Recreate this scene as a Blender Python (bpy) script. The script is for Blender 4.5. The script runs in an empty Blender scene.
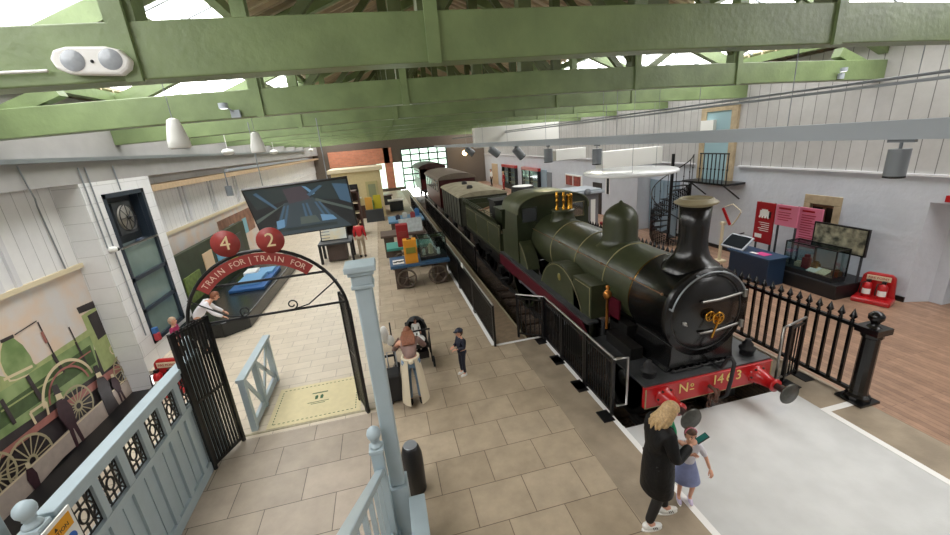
import bpy, bmesh, math, random
from mathutils import Vector, Matrix, noise
random.seed(7)
PI=math.pi
sc=bpy.context.scene
COL=sc.collection
# ---------- camera model (also used to read real positions off the survey points) ----------
FPX=398.25; CAMZ=4.6
def _rot(a,b,r):
    a,b,r=map(math.radians,(a,b,r))
    f=Vector((math.sin(a)*math.cos(b),math.cos(a)*math.cos(b),-math.sin(b)))
    ri=Vector((math.cos(a),-math.sin(a),0)); up=ri.cross(f)
    return (math.cos(r)*ri+math.sin(r)*up, -math.sin(r)*ri+math.cos(r)*up, f)
R_,U_,F_=_rot(12.018,17.641,-4.784)
def ray(x,y): return R_*((x-475)/FPX)+U_*(-(y-267.5)/FPX)+F_
O_=Vector((0,0,CAMZ))
def PX(x,y,X): d=ray(x,y); return O_+d*(X/d.x)
def PY(x,y,Y): d=ray(x,y); return O_+d*(Y/d.y)
def PZ(x,y,Z=0): d=ray(x,y); return O_+d*((Z-CAMZ)/d.z)
cam=bpy.data.cameras.new('camera'); co=bpy.data.objects.new('camera',cam); COL.objects.link(co)
m=Matrix((R_,U_,-F_)).transposed().to_4x4(); m.translation=O_; co.matrix_world=m
cam.sensor_width=36; cam.lens=FPX/950*36; cam.clip_start=.05; cam.clip_end=300
sc.camera=co
sc.view_settings.view_transform='Standard'; sc.view_settings.look='None'; sc.view_settings.gamma=1
sc.view_settings.exposure=0.46
# ---------- materials ----------
def lin(c): return tuple(((v/255)/12.92 if v/255<=.04045 else ((v/255+.055)/1.055)**2.4) for v in c)+(1,)
MATS={}
def mat(name,rgb,rough=.6,metal=0.,var=.0,scale=8.,bump=0.,bscale=40.,rgb2=None,spec=.5,coat=0.,trans=0.,emit=0.):
    if name in MATS: return MATS[name]
    m=bpy.data.materials.new(name); m.use_nodes=True; nt=m.node_tree; b=nt.nodes['Principled BSDF']
    b.inputs['Base Color'].default_value=lin(rgb); b.inputs['Roughness'].default_value=rough
    b.inputs['Metallic'].default_value=metal; b.inputs['Specular IOR Level'].default_value=spec
    b.inputs['Coat Weight'].default_value=coat
    if emit: b.inputs['Emission Color'].default_value=lin(rgb); b.inputs['Emission Strength'].default_value=emit
    if var>0 or rgb2:
        tc=nt.nodes.new('ShaderNodeTexCoord'); n=nt.nodes.new('ShaderNodeTexNoise'); n.inputs['Scale'].default_value=scale; n.inputs['Detail'].default_value=5
        nt.links.new(tc.outputs['Object'],n.inputs['Vector'])
        r=nt.nodes.new('ShaderNodeValToRGB'); c=lin(rgb)
        c2=lin(rgb2) if rgb2 else tuple(v*(1-var) for v in c[:3])+(1,)
        c1=c if rgb2 else tuple(min(1,v*(1+var*.6)) for v in c[:3])+(1,)
        r.color_ramp.elements[0].position=.35; r.color_ramp.elements[1].position=.65
        r.color_ramp.elements[0].color=c2; r.color_ramp.elements[1].color=c1
        nt.links.new(n.outputs['Fac'],r.inputs['Fac']); nt.links.new(r.outputs['Color'],b.inputs['Base Color'])
    if bump>0:
        tc=nt.nodes.new('ShaderNodeTexCoord'); n=nt.nodes.new('ShaderNodeTexNoise'); n.inputs['Scale'].default_value=bscale; n.inputs['Detail'].default_value=4
        nt.links.new(tc.outputs['Object'],n.inputs['Vector'])
        bp=nt.nodes.new('ShaderNodeBump'); bp.inputs['Strength'].default_value=bump; bp.inputs['Distance'].default_value=.02
        nt.links.new(n.outputs['Fac'],bp.inputs['Height']); nt.links.new(bp.outputs['Normal'],b.inputs['Normal'])
    MATS[name]=m; return m
def brickmat(name,c1,c2,mortar,w,h,ms,axes='xy',off=.5,rough=.6,var=.12,shift=(0,0),bump=.4,spec=.5,vscale=3.0):
    m=bpy.data.materials.new(name); m.use_nodes=True; nt=m.node_tree; b=nt.nodes['Principled BSDF']; N=nt.nodes.new; L=nt.links.new
    b.inputs['Roughness'].default_value=rough; b.inputs['Specular IOR Level'].default_value=spec
    tc=N('ShaderNodeTexCoord'); sp=N('ShaderNodeSeparateXYZ'); cb=N('ShaderNodeCombineXYZ'); L(tc.outputs['Object'],sp.inputs[0])
    for i,a in enumerate(axes):
        ad=N('ShaderNodeMath'); ad.operation='ADD'; ad.inputs[1].default_value=shift[i]; L(sp.outputs[a.upper()],ad.inputs[0]); L(ad.outputs[0],cb.inputs[i])
    br=N('ShaderNodeTexBrick'); L(cb.outputs[0],br.inputs['Vector']); br.inputs['Scale'].default_value=1
    br.inputs['Color1'].default_value=lin(c1); br.inputs['Color2'].default_value=lin(c2); br.inputs['Mortar'].default_value=lin(mortar)
    br.inputs['Brick Width'].default_value=w; br.inputs['Row Height'].default_value=h; br.inputs['Mortar Size'].default_value=ms; br.inputs['Mortar Smooth'].default_value=.1
    br.offset=off
    n=N('ShaderNodeTexNoise'); n.inputs['Scale'].default_value=vscale; n.inputs['Detail'].default_value=6; n.inputs['Roughness'].default_value=.65; L(tc.outputs['Object'],n.inputs['Vector'])
    mr=N('ShaderNodeMapRange'); mr.inputs['From Min'].default_value=.3; mr.inputs['From Max'].default_value=.7; mr.inputs['To Min'].default_value=1-var; mr.inputs['To Max'].default_value=1+var; L(n.outputs['Fac'],mr.inputs['Value'])
    mx=N('ShaderNodeVectorMath'); mx.operation='SCALE'; L(br.outputs['Color'],mx.inputs[0]); L(mr.outputs[0],mx.inputs['Scale']); L(mx.outputs[0],b.inputs['Base Color'])
    if bump:
        inv=N('ShaderNodeMath'); inv.operation='SUBTRACT'; inv.inputs[0].default_value=1; L(br.outputs['Fac'],inv.inputs[1])
        bp=N('ShaderNodeBump'); bp.inputs['Strength'].default_value=bump; bp.inputs['Distance'].default_value=.01; L(inv.outputs[0],bp.inputs['Height']); L(bp.outputs['Normal'],b.inputs['Normal'])
    MATS[name]=m; return m
def glassmat(name,tint=(235,245,245),alpha=.85,rough=.05):
    m=bpy.data.materials.new(name); m.use_nodes=True; nt=m.node_tree; nt.nodes.clear(); N=nt.nodes.new; L=nt.links.new
    o=N('ShaderNodeOutputMaterial'); t=N('ShaderNodeBsdfTransparent'); t.inputs[0].default_value=lin(tint)
    g=N('ShaderNodeBsdfGlossy'); g.inputs['Roughness'].default_value=rough; x=N('ShaderNodeMixShader'); x.inputs[0].default_value=1-alpha
    L(t.outputs[0],x.inputs[1]); L(g.outputs[0],x.inputs[2]); L(x.outputs[0],o.inputs[0]); MATS[name]=m; return m
# ---------- objects ----------
ORG={}
def tag(o,label=None,cat=None,group=None,kind=None):
    if label: o['label']=label
    if cat: o['category']=cat
    if group: o['group']=group
    if kind: o['kind']=kind
    return o
def thing(name,label,cat,loc=(0,0,0),group=None,rz=0):
    o=bpy.data.objects.new(name,None); COL.objects.link(o); o.location=loc; o.rotation_euler=(0,0,rz); o.empty_display_size=.1
    ORG[o.name]=Vector(loc) if rz==0 else None
    return tag(o,label,cat,group)
class G:
    def __init__(s): s.v=[]; s.f=[]; s.mi=[]; s.sm=[]
    def add(s,vs,fs,m=0,smooth=False):
        k=len(s.v); s.v+= [Vector(v) for v in vs]
        for f in fs: s.f.append([i+k for i in f]); s.mi.append(m); s.sm.append(smooth)
        return s
    def box(s,x0,x1,y0,y1,z0,z1,m=0):
        v=[(x,y,z) for x in(x0,x1) for y in(y0,y1) for z in(z0,z1)]
        return s.add(v,[(0,1,3,2),(4,6,7,5),(0,4,5,1),(2,3,7,6),(0,2,6,4),(1,5,7,3)],m)
    def obox(s,c,size,mt,m=0):
        c=Vector(c); h=[a/2 for a in size]
        v=[c+mt@Vector((x*h[0],y*h[1],z*h[2])) for x in(-1,1) for y in(-1,1) for z in(-1,1)]
        return s.add(v,[(0,1,3,2),(4,6,7,5),(0,4,5,1),(2,3,7,6),(0,2,6,4),(1,5,7,3)],m)
    def bar(s,p,q,w,h,m=0,up=(0,0,1)):
        p=Vector(p);q=Vector(q);d=(q-p).normalized();u=Vector(up)
        if abs(d.dot(u))>.98: u=Vector((0,1,0))
        sd=d.cross(u).normalized();u=sd.cross(d)
        v=[a+sd*(i*w/2)+u*(j*h/2) for a in(p,q) for i in(-1,1) for j in(-1,1)]
        return s.add(v,[(0,1,3,2),(4,6,7,5),(0,4,5,1),(2,3,7,6),(0,2,6,4),(1,5,7,3)],m)
    def tube(s,pts,r,n=8,m=0,closed=False,caps=True):
        pts=[Vector(p) for p in pts]; k=len(pts); rs=r if isinstance(r,(list,tuple)) else [r]*k
        ref=None; rings=[]
        for i,p in enumerate(pts):
            a=pts[(i-1)%k] if (i>0 or closed) else p; b=pts[(i+1)%k] if (i<k-1 or closed) else p
            d=(b-a).normalized()
            if ref is None: ref=Vector((0,0,1)) if abs(d.z)<.9 else Vector((1,0,0))
            x=(ref-d*ref.dot(d)).normalized(); y=d.cross(x); ref=x
            rings.append([p+(x*math.cos(2*PI*j/n)+y*math.sin(2*PI*j/n))*rs[i] for j in range(n)])
        vs=[v for R in rings for v in R]; fs=[]
        for i in range(k if closed else k-1):
            for j in range(n):
                a=i*n+j;b=i*n+(j+1)%n;c=((i+1)%k)*n+(j+1)%n;e=((i+1)%k)*n+j; fs.append((a,b,c,e))
        s.add(vs,fs,m,True)
        if caps and not closed:
            s.add(rings[0],[tuple(range(n))[::-1]],m); s.add(rings[-1],[tuple(range(n))],m)
        return s
    def cyl(s,p,q,r,r2=None,n=16,m=0): return s.tube([p,q],[r,r if r2 is None else r2],n,m)
    def lathe(s,prof,c,ax=(0,0,1),n=24,m=0,smooth=True,a0=0,a1=2*PI,sc2=(1,1)):
        c=Vector(c);ax=Vector(ax).normalized();x=Vector((1,0,0)) if abs(ax.x)<.9 else Vector((0,1,0)); x=(x-ax*x.dot(ax)).normalized(); y=ax.cross(x)
        full=abs(a1-a0-2*PI)<1e-6; nn=n if full else n+1; k=len(prof); vs=[]
        for (r,z) in prof:
            for j in range(nn):
                t=a0+(a1-a0)*j/n; vs.append(c+ax*z+x*(r*math.cos(t)*sc2[0])+y*(r*math.sin(t)*sc2[1]))
        fs=[]
        for i in range(k-1):
            for j in range(n):
                a=i*nn+j;b=i*nn+(j+1)%nn; fs.append((a,b,b+nn,a+nn))
        s.add(vs,fs,m,smooth)
        if full:
            if prof[0][0]>1e-4: s.add(vs[:nn],[tuple(range(nn))[::-1]],m)
            if prof[-1][0]>1e-4: s.add(vs[-nn:],[tuple(range(nn))],m)
        return s
    def sph(s,c,r,m=0,n=16,k=10,mt=None):
        r=r if isinstance(r,(tuple,list)) else (r,r,r); c=Vector(c); vs=[];fs=[]
        for i in range(k+1):
            t=PI*i/k
            for j in range(n):
                p=2*PI*j/n; v=Vector((r[0]*math.sin(t)*math.cos(p),r[1]*math.sin(t)*math.sin(p),r[2]*math.cos(t)))
                if mt: v=mt@v
                vs.append(c+v)
        for i in range(k):
            for j in range(n): a=i*n+j;b=i*n+(j+1)%n; fs.append((a,a+n,b+n,b))
        return s.add(vs,fs,m,True)
    def prism(s,poly,ax,a,b,m=0):
        # poly in the plane normal to ax: 'x' -> (y,z), 'y' -> (x,z), 'z' -> (x,y)
        def P(u,w,t): return {'x':(t,u,w),'y':(u,t,w),'z':(u,w,t)}[ax]
        n=len(poly); v=[P(u,w,a) for u,w in poly]+[P(u,w,b) for u,w in poly]
        return s.add(v,[tuple(range(n)),tuple(range(2*n-1,n-1,-1))]+[(i,i+n,(i+1)%n+n,(i+1)%n) for i in range(n)],m)
    def poly(s,vs,m=0): return s.add(vs,[tuple(range(len(vs)))],m)
    def text(s,t,size,mt,depth=.004,m=0):
        vs,fs=glyph(t,size,depth); return s.add([mt@v for v in vs],fs,m)
    def mesh(s,name,mats,org=None):
        me=bpy.data.meshes.new(name); o=org or Vector((0,0,0))
        me.from_pydata([v-o for v in s.v],[],s.f); mats=mats if isinstance(mats,(list,tuple)) else [mats]
        for x in mats: me.materials.append(x if not isinstance(x,str) else MATS[x])
        me.polygons.foreach_set('material_index',s.mi); me.polygons.foreach_set('use_smooth',s.sm)
        bm=bmesh.new(); bm.from_mesh(me); bmesh.ops.recalc_face_normals(bm,faces=bm.faces); bm.to_mesh(me); bm.free(); me.update()
        return me
    def build(s,name,mats,parent=None,bevel=0,label=None,cat=None,group=None,kind=None,base=None):
        org=Vector((0,0,0)); root=parent
        if parent:
            while root.parent: root=root.parent
            org=ORG.get(root.name) or Vector((0,0,0))
        elif s.v:
            lo=min(v.z for v in s.v); cx=(min(v.x for v in s.v)+max(v.x for v in s.v))/2; cy=(min(v.y for v in s.v)+max(v.y for v in s.v))/2
            org=Vector(base) if base else (Vector((0,0,0)) if kind=='structure' else Vector((cx,cy,lo)))
        o=bpy.data.objects.new(name,s.mesh(name,mats,org)); COL.objects.link(o)
        if parent: o.parent=parent
        else: o.location=org; ORG[o.name]=org
        if bevel:
            b=o.modifiers.new('bevel','BEVEL'); b.width=bevel; b.segments=2; b.limit_method='ANGLE'; b.angle_limit=.7
        return tag(o,label,cat,group,kind)
_gl={}
def glyph(t,size,depth):
    k=(t,depth/size)
    if k not in _gl:
        c=bpy.data.curves.new('t','FONT'); c.body=t; c.size=1; c.extrude=depth/size/2; c.align_x='CENTER'; c.align_y='CENTER'; c.resolution_u=3
        o=bpy.data.objects.new('t',c); COL.objects.link(o); dg=bpy.context.evaluated_depsgraph_get(); me=bpy.data.meshes.new_from_object(o.evaluated_get(dg))
        _gl[k]=([v.co.copy() for v in me.vertices],[tuple(p.vertices) for p in me.polygons])
        bpy.data.objects.remove(o); bpy.data.curves.remove(c); bpy.data.meshes.remove(me)
    v,f=_gl[k]; return [a*size for a in v],f
def frame(o,xa,ya):  # matrix: text x along xa, y along ya
    x=Vector(xa).normalized(); y=Vector(ya); y=(y-x*y.dot(x)).normalized(); z=x.cross(y)
    m=Matrix((x,y,z)).transposed().to_4x4(); m.translation=Vector(o); return m
def struct(name,g,mats,bevel=0): return g.build(name,mats,kind='structure',bevel=bevel)
def copy_tree(o,parent=None):
    c=o.copy(); COL.objects.link(c); c.parent=parent
    for ch in list(o.children): copy_tree(ch,c)
    return c
# ---------- palette ----------
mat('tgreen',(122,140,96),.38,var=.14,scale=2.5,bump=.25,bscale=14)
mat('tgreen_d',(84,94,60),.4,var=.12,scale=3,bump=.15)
mat('white',(222,222,226),.7,var=.05,scale=3,bump=.15,bscale=9)
mat('wallr',(202,206,214),.75,var=.04,scale=2,bump=.8,bscale=6)
mat('greywall',(168,166,164),.75,var=.05,scale=3)
mat('cream',(222,208,176),.6); mat('beige',(196,170,138),.6,var=.1)
mat('pblue',(170,186,193),.35,var=.04,scale=4); mat('black',(16,16,18),.35); mat('blackm',(26,26,28),.6)
mat('gloss',(10,10,11),.26,coat=.15); mat('soot',(22,21,20),.5,var=.4,scale=12,bump=.2)
mat('loco',(58,63,42),.36,var=.2,scale=3.5,rgb2=None,coat=.1); mat('locod',(42,50,30),.4,var=.15,scale=6)
mat('red',(176,24,28),.3,coat=.3); mat('signred',(150,54,50),.45,var=.08,scale=8); mat('cher',(160,20,30),.4)
mat('maroon',(84,22,36),.3); mat('coach',(74,24,28),.35,var=.15,scale=3)
mat('brass',(200,150,60),.25,metal=1); mat('steel',(190,190,188),.3,metal=1); mat('galv',(150,155,160),.45,metal=.6)
mat('iron',(60,58,56),.5,metal=.5,var=.2); mat('buff',(84,84,80),.4,metal=.7,var=.15,scale=20)
mat('lead',(176,168,140),.6,var=.15,scale=10); mat('copperrim',(150,140,110),.5,var=.1)
mat('pwhite',(236,236,232),.45); mat('lgrey',(168,176,184),.5); mat('mgrey',(116,122,128),.5); mat('dgrey',(58,62,66),.5)
mat('glasswhite',(245,248,250),.2); mat('lining',(150,142,104),.45); mat('screenbk',(14,20,24),.35)
mat('wood',(120,84,56),.5,var=.2); mat('stone',(178,160,130),.7,var=.15,scale=6,bump=.2)
mat('ballast',(104,88,76),.9,rgb2=(58,48,42),scale=18,bump=1.,bscale=14); mat('sleeper',(70,54,42),.85,var=.25,scale=10)
mat('skin',(214,160,134),.5); mat('rubber',(20,20,22),.7)
glassmat('glass'); glassmat('skyglass',(238,238,238),.94); glassmat('caseglass',(225,235,235),.9)
# ================= SETTING =================
YE=46.0; YB=-5.0
brickmat('tiles',(180,164,141),(166,150,127),(112,98,82),.76,.62,.006,'xy',rough=.5,var=.17,shift=(.18,.62*7+.0),bump=.3,vscale=2.2)
brickmat('tiles2',(178,164,148),(162,150,134),(98,90,80),.95,.62,.006,'xy',rough=.42,var=.14,shift=(.3,.1),bump=.3,vscale=2.2)
brickmat('halltiles_lit',(212,200,180),(202,190,170),(160,148,132),.62,.31,.006,'xy',rough=.4,var=.06,bump=.15)  # paler than tiles: window light on the left of the hall put into the colour
brickmat('woodfloor',(170,136,112),(142,112,92),(90,62,46),1.9,.105,.003,'yx',rough=.4,var=.18,bump=.2,vscale=5)
brickmat('blocks',(240,240,240),(236,236,238),(206,206,206),1.0,.36,.006,'yz',rough=.65,var=.03,bump=.5)
brickmat('blocksx',(240,240,240),(236,236,238),(206,206,206),1.0,.36,.006,'xz',rough=.65,var=.03,bump=.5)
brickmat('vplanks',(238,238,238),(232,232,234),(176,176,178),9,.3,.006,'zy',off=0,rough=.7,var=.04,bump=.5)
brickmat('vplanksg',(186,184,182),(178,176,174),(120,118,116),9,.36,.01,'zy',off=0,rough=.7,var=.06,bump=.5)
brickmat('boards',(214,200,178),(200,186,164),(150,134,114),6,.16,.006,'xy',rough=.8,var=.12,bump=.3)
brickmat('pitbrick',(130,110,92),(110,92,76),(90,80,70),.23,.075,.008,'yz',rough=.85,var=.15)
brickmat('orangebrick',(214,140,108),(198,126,98),(190,150,130),.46,.16,.01,'xz',rough=.8,var=.1)
mat('conc',(156,142,122),.6,var=.2,scale=2.2,bump=.15); mat('slab',(200,202,202),.55,var=.07,scale=2.5,bump=.05)
mat('whiteline',(240,240,238),.5); mat('ledge',(146,128,106),.6,var=.15)
T=.12
g=G(); g.box(.0,3.27,YB,8.1,-T,0).box(-5.5,.0,YB,8.1,-T,0,1).box(-6.0,2.05,8.1,YE,-T,0,2).box(-5.5,2.05,8.09,8.1,-T,0,2)
g=G(); g.box(-.6,3.24,YB,8.1,-T,0,0).box(-5.5,-.6,YB,6.5,-T,0,1).box(-5.5,-.6,6.5,8.1,-T,0,2).box(-.6,2.06,8.1,YE,-T,0,0).box(-5.5,-.6,8.1,9.95,-T,0,2).box(-6.6,-.6,9.95,YE,-T,0,2)
struct('floor',g,['tiles','tiles2','halltiles_lit'])
g=G(); g.box(2.5,3.2,YB,8.1,0,.003); struct('floor_concrete_strip',g,'conc')
g=G(); g.box(3.24,6.42,YB,4.70,-T,0,0); struct('floor_track_slab',g,'slab')
g=G(); g.box(6.42,7.2,YB,YE,-T,0,0); struct('floor_edge',g,'conc')
g=G(); g.box(7.2,13.6,YB,YE,-T,.002,0); struct('floor_timber',g,'woodfloor')
g=G(); g.box(3.16,3.25,YB,4.75,0,.006).box(3.16,3.24,4.75,8.1,0,.006).box(6.39,6.49,YB,4.0,0,.006).box(6.39,7.08,4.0,4.1,0,.006)
g.box(2.06,3.24,8.04,8.12,0,.006).box(1.97,2.06,8.1,32,0,.006)
struct('floor_markings',g,'whiteline')
g=G(); g.box(2.06,2.83,8.12,YE,-T,-.03,0).box(2.83,2.87,8.12,YE,-T,-.01,1); struct('floor_ledge',g,['ledge','lead'])
g=G(); g.box(2.75,2.87,8.1,YE,-.9,-T).box(3.15,3.27,4.7,8.1,-.9,-T).box(2.75,3.2,8.0,8.1,-.9,-T).box(6.42,6.5,4.7,YE,-.9,-T).box(3.2,6.5,4.6,4.7,-.9,-T); struct('wall_track_pit',g,'pitbrick')
g=G()
NX,NY=14,150
vs=[];fs=[]
for j in range(NY+1):
    for i in range(NX+1):
        x=2.88+3.53*i/NX; y=4.72+35*j/NY; vs.append((x,y,-.78+.05*noise.noise(Vector((x*4,y*4,0)))))
for j in range(NY):
    for i in range(NX): a=j*(NX+1)+i; fs.append((a,a+1,a+NX+2,a+NX+1))
g.add(vs,fs); g.build('ballast','ballast',kind='stuff',label='grey brown stone ballast in the sunken track bed beneath the train',cat='ballast')
for k,xr in enumerate((4.82-.7525,4.82+.7525)):
    g=G(); g.box(xr-.035,xr+.035,4.75,40,-.64,-.6).box(xr-.01,xr+.01,4.75,40,-.72,-.64).box(xr-.06,xr+.06,4.75,40,-.75,-.72)
    g.build('rail','iron',label=('steel running rail under the nearer side of the train','steel running rail under the far side of the train')[k],cat='rail',group='running rails')
y=5.1;n=0
while y<14:
    g=G(); g.box(3.55,6.1,y-.12,y+.12,-.85,-.715)
    g.build('sleeper','sleeper',label='dark wooden sleeper lying across the ballast under the rails',cat='sleeper',group='wooden sleepers under the rails'); y+=.75
g=G(); g.box(2.75,6.5,4.6,YE,-.95,-.88); struct('floor_pit',g,'sleeper')
# left sunken bay
g=G(); g.box(-6.6,-5.5,YB,9.95,-.57,-.45); struct('floor_sunken_bay',g,'black')
g=G(); g.box(-5.56,-5.48,YB,9.95,-.45,-.002,0); struct('trim_1',g,'black')
# left wall
g=G(); g.box(-6.8,-6.55,YB,9.95,-.6,4.4,0).box(-6.8,-6.55,12.6,YE,-.1,4.4,0); struct('wall_left',g,'blocks')
g=G(); g.box(-6.8,-6.0,9.95,10.5,-.5,4.4,0).box(-6.8,-6.0,12.15,12.6,-.5,4.4,0).box(-6.8,-6.0,10.5,12.15,4.12,4.4,0).box(-6.8,-6.0,10.5,12.15,-.5,.45,0)
struct('wall_left_pier',g,'blocks')
g=G(); g.box(-6.8,-6.0,9.93,9.95,-.45,4.4); struct('wall_left_pier_face',g,'blocksx')
g=G(); g.box(-6.9,-6.0,YB,YE,4.4,6.1); struct('wall_left_upper',g,'greywall')
g=G(); g.box(-6.55,-6.5,YB,9.93,2.78,4.4,0).box(-6.55,-6.5,12.6,YE,2.7,4.0,0); struct('wall_left_boarding',g,'vplanks')
g=G(); g.box(-6.55,-6.44,YB,9.93,2.69,2.78,0).box(-6.55,-6.44,12.6,30,2.61,2.7,0); struct('trim_2',g,'cream')
g=G(); g.box(-6.55,-6.0,12.62,YE,3.98,4.14,0); struct('trim_3',g,'beige')
g=G(); 
for y in (2.5,4.5,6.2,8.0,8.35,15.2,15.5,17.6,17.9,20.5,20.8): g.box(-6.5,-6.45,y-.05,y+.05,2.78,4.4 if y<10 else 3.98)
struct('trim_4',g,'white')
# framed window with fan in the pier
w=thing('window_1',None,None,(-6.0,11.3,.45)); w['kind']='structure'
g=G(); X0,X1=-6.08,-5.98
g.box(X0,X1,10.5,10.6,.45,4.12).box(X0,X1,12.03,12.15,.45,4.12).box(X0,X1,10.5,12.15,4.02,4.12).box(X0,X1,10.5,12.15,.45,.55)
for z in (1.25,2.05): g.box(X0,X1,10.5,12.15,z,z+.09)
g.box(-6.45,-6.08,12.0,12.15,.5,4.1)
g.build('window_frame',mat('navy',(44,54,66),.4),w)
g=G(); g.box(-6.0,-5.96,10.5,12.1,2.86,2.9); g.build('window_bar','steel',w)
g=G(); g.box(-6.06,-6.04,10.6,12.03,.5,2.86); g.build('pane',mat('winglass_refl',(122,142,138),.12,var=.12,scale=1.5),w)  # opaque pale green-grey, light reflected in the glass is painted into the colour
g=G(); g.box(-6.30,-6.26,10.5,12.15,2.9,4.1); g.build('backing_board',mat('navyd',(36,40,46),.5),w)
g=G(); g.box(-6.7,-6.5,10.5,12.15,.45,2.9); g.build('blind',mat('blind',(150,158,156),.6,var=.05),w)
fan=thing('extractor_fan','round extractor fan with pale blades set in the black framed window of the pier','fan',(-6.2,11.15,3.1))
g=G(); c=Vector((-6.2,11.25,3.5)); g.box(-6.27,-6.1,10.9,11.6,3.12,3.88); g.build('fan_housing','dgrey',fan)
g=G(); g.lathe([(.0,0),(.3,0),(.3,.02),(0,.05)],c+Vector((.1,0,0)),(1,0,0),24); g.build('fan_disc',mat('fand',(150,146,138),.4,metal=.4),fan)
g=G()
for k in range(4):
    a=k*PI/4; d=Vector((0,math.cos(a),math.sin(a)))*.3; g.cyl(c+Vector((.17,0,0))-d,c+Vector((.17,0,0))+d,.008,n=6)
g.tube([c+Vector((.17,.31*math.cos(t*PI/12),.31*math.sin(t*PI/12))) for t in range(24)],.012,6,closed=True); g.sph(c+Vector((.18,0,0)),.05)
g.build('fan_guard','black',fan)
# right wall
g=G(); g.box(12,12.5,6.42,8.2,-.1,3.04).box(12,12.5,9.2,YE,-.1,3.04).box(12,12.5,8.2,9.2,-.1,.95).box(12,12.5,8.2,9.2,2.35,3.04)
g.box(12,12.5,YB,2.2,-.1,3.04).box(12,12.5,2.2,6.42,2.45,3.04)
struct('wall_right',g,'wallr')
g=G(); g.box(12.0,12.5,YB,YE,3.04,6.1); struct('wall_right_upper',g,'vplanksg')
g=G(); g.box(11.93,12,YB,11.6,3.02,3.07).box(11.93,12.0,13.6,YE,3.02,3.07); struct('trim_5',g,'white')
g=G(); g.box(11.96,12.0,6.42,15.5,0,.13).box(11.96,12.0,YB,2.2,0,.13); struct('baseboard_right',g,'black')
# doorway right with splayed jamb
g=G(); g.box(12.5,13.5,6.0,6.42,0,2.45).prism([(12.0,6.42),(13.2,6.0),(13.5,6.42)],'z',0,2.45); struct('wall_door_jamb',g,'wallr')
g=G(); g.box(13.0,13.08,5.2,6.1,0,2.3).box(12.9,13.1,5.95,6.05,0,2.45); struct('door_1',g,mat('doorblue',(140,160,174),.4))
g=G(); g.box(13.5,13.6,YB,6.6,-.1,3.1).box(12.5,13.6,YB,6.6,2.45,2.55); struct('wall_lobby',g,'wallr')
# stone surround & dark recess
w=thing('window_2',None,None,(12,8.7,.95)); w['kind']='structure'
g=G(); g.box(11.97,12.1,8.2,8.38,1.5,2.1).box(11.97,12.1,9.02,9.2,.95,2.1).box(11.97,12.1,8.2,9.2,2.1,2.35).box(11.97,12.1,8.12,8.38,.95,1.5); g.build('window_surround','stone',w,.01)
g=G(); g.box(12.3,12.35,8.2,9.2,.95,2.35); g.build('window_recess',mat('recess',(54,44,36),.7),w)
g=G(); g.box(12.1,12.16,8.4,9.02,2.0,2.06).box(12.1,12.16,8.68,8.74,.95,2.05); g.build('window_bar','wood',w)
# far end
g=G(); g.box(-6.8,-.2,YE,YE+.3,0,6).box(-.2,2.6,YE,YE+.3,0,.3).box(-.2,2.6,YE,YE+.3,3.0,6).box(7.6,12.5,YE,YE+.3,0,6).box(2.6,7.6,YE,YE+.3,4.3,6); struct('wall_far',g,mat('farwall',(104,94,84),.8,var=.1))
g=G(); g.box(-5,1.3,YE-.1,YE-.02,3.0,4.6).box(.7,1.6,YE-.1,YE-.02,.3,4.6); struct('wall_far_brick',g,'orangebrick')
w=thing('window_3',None,None,(5.1,YE,.3)); w['kind']='structure'
g=G()
for i in range(6): g.box(2.6+i-.07,2.6+i+.07,YE-.05,YE+.05,.0,4.3)
for z in (.9,1.6,2.3,3.0,3.7,4.3): g.box(2.6,7.6,YE-.05,YE+.05,z-.07,z+.07)
g.build('window_frame','dgrey',w)
g=G(); g.box(2.6,7.6,YE+.05,YE+.07,0,4.3).box(-.2,2.6,YE+.05,YE+.07,.3,3.0); g.build('pane',glassmat('farglass',(176,190,180),.96),w)
g=G(); g.box(-6.9,12.6,YB-.3,YB,-.6,10); struct('wall_back',g,'greywall')
# gables above the end wall
g=G(); g.prism([(-6.8,6),(12.5,6),(3,10.2)],'y',YE,YE+.2); struct('wall_far_gable',g,'vplanksg')
# right-wall far doors and window-like cases (behind the train)
def rwall(px0,py0,px1,py1,X=11.96): a=PX(px0,py0,X); b=PX(px1,py1,X); return a,b
for n,(x0,y0,x1,y1,nm) in enumerate([(492,167,499,193,'door'),(465,165,471,190,'door'),(541,170,547,192,'door')]):
    a,b=rwall(x0,y0,x1,y1); g=G(); g.box(11.93,12.0,b.y,a.y,0,2.1); struct('door_%d'%(n+2),g,'beige' if n<2 else 'doorblue',.01)
for n,(x0,y0,x1,y1) in enumerate([(504,169,518,186),(524,170,541,187)]):
    a,b=rwall(x0,y0,x1,y1); y0_,y1_=min(a.y,b.y),max(a.y,b.y)
    w=thing('display_cabinet',('red framed glazed cabinet on the far right wall, the farther of the two','red topped glazed cabinet on the far right wall, the nearer of the two')[n],'cabinet',(11.8,(y0_+y1_)/2,0),'glazed cabinets on the right wall')
    g=G(); g.box(11.7,11.98,y0_,y1_,1.95,2.18); g.build('header','red',w)
    g=G(); g.box(11.72,11.98,y0_,y0_+.12,.0,1.95).box(11.72,11.98,y1_-.12,y1_,.0,1.95).box(11.72,11.98,(y0_+y1_)/2-.06,(y0_+y1_)/2+.06,.0,1.95).box(11.72,11.98,y0_,y1_,0,.4); g.build('cabinet_frame','blackm',w)
    g=G(); g.box(11.75,11.77,y0_+.1,y1_-.1,.4,1.95); g.build('pane','caseglass',w)
    g=G()
    for q in range(3): g.box(11.8,11.95,y0_+.2,y1_-.2,.65+q*.42,.69+q*.42)
    g.build('shelf','cream',w)
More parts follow.
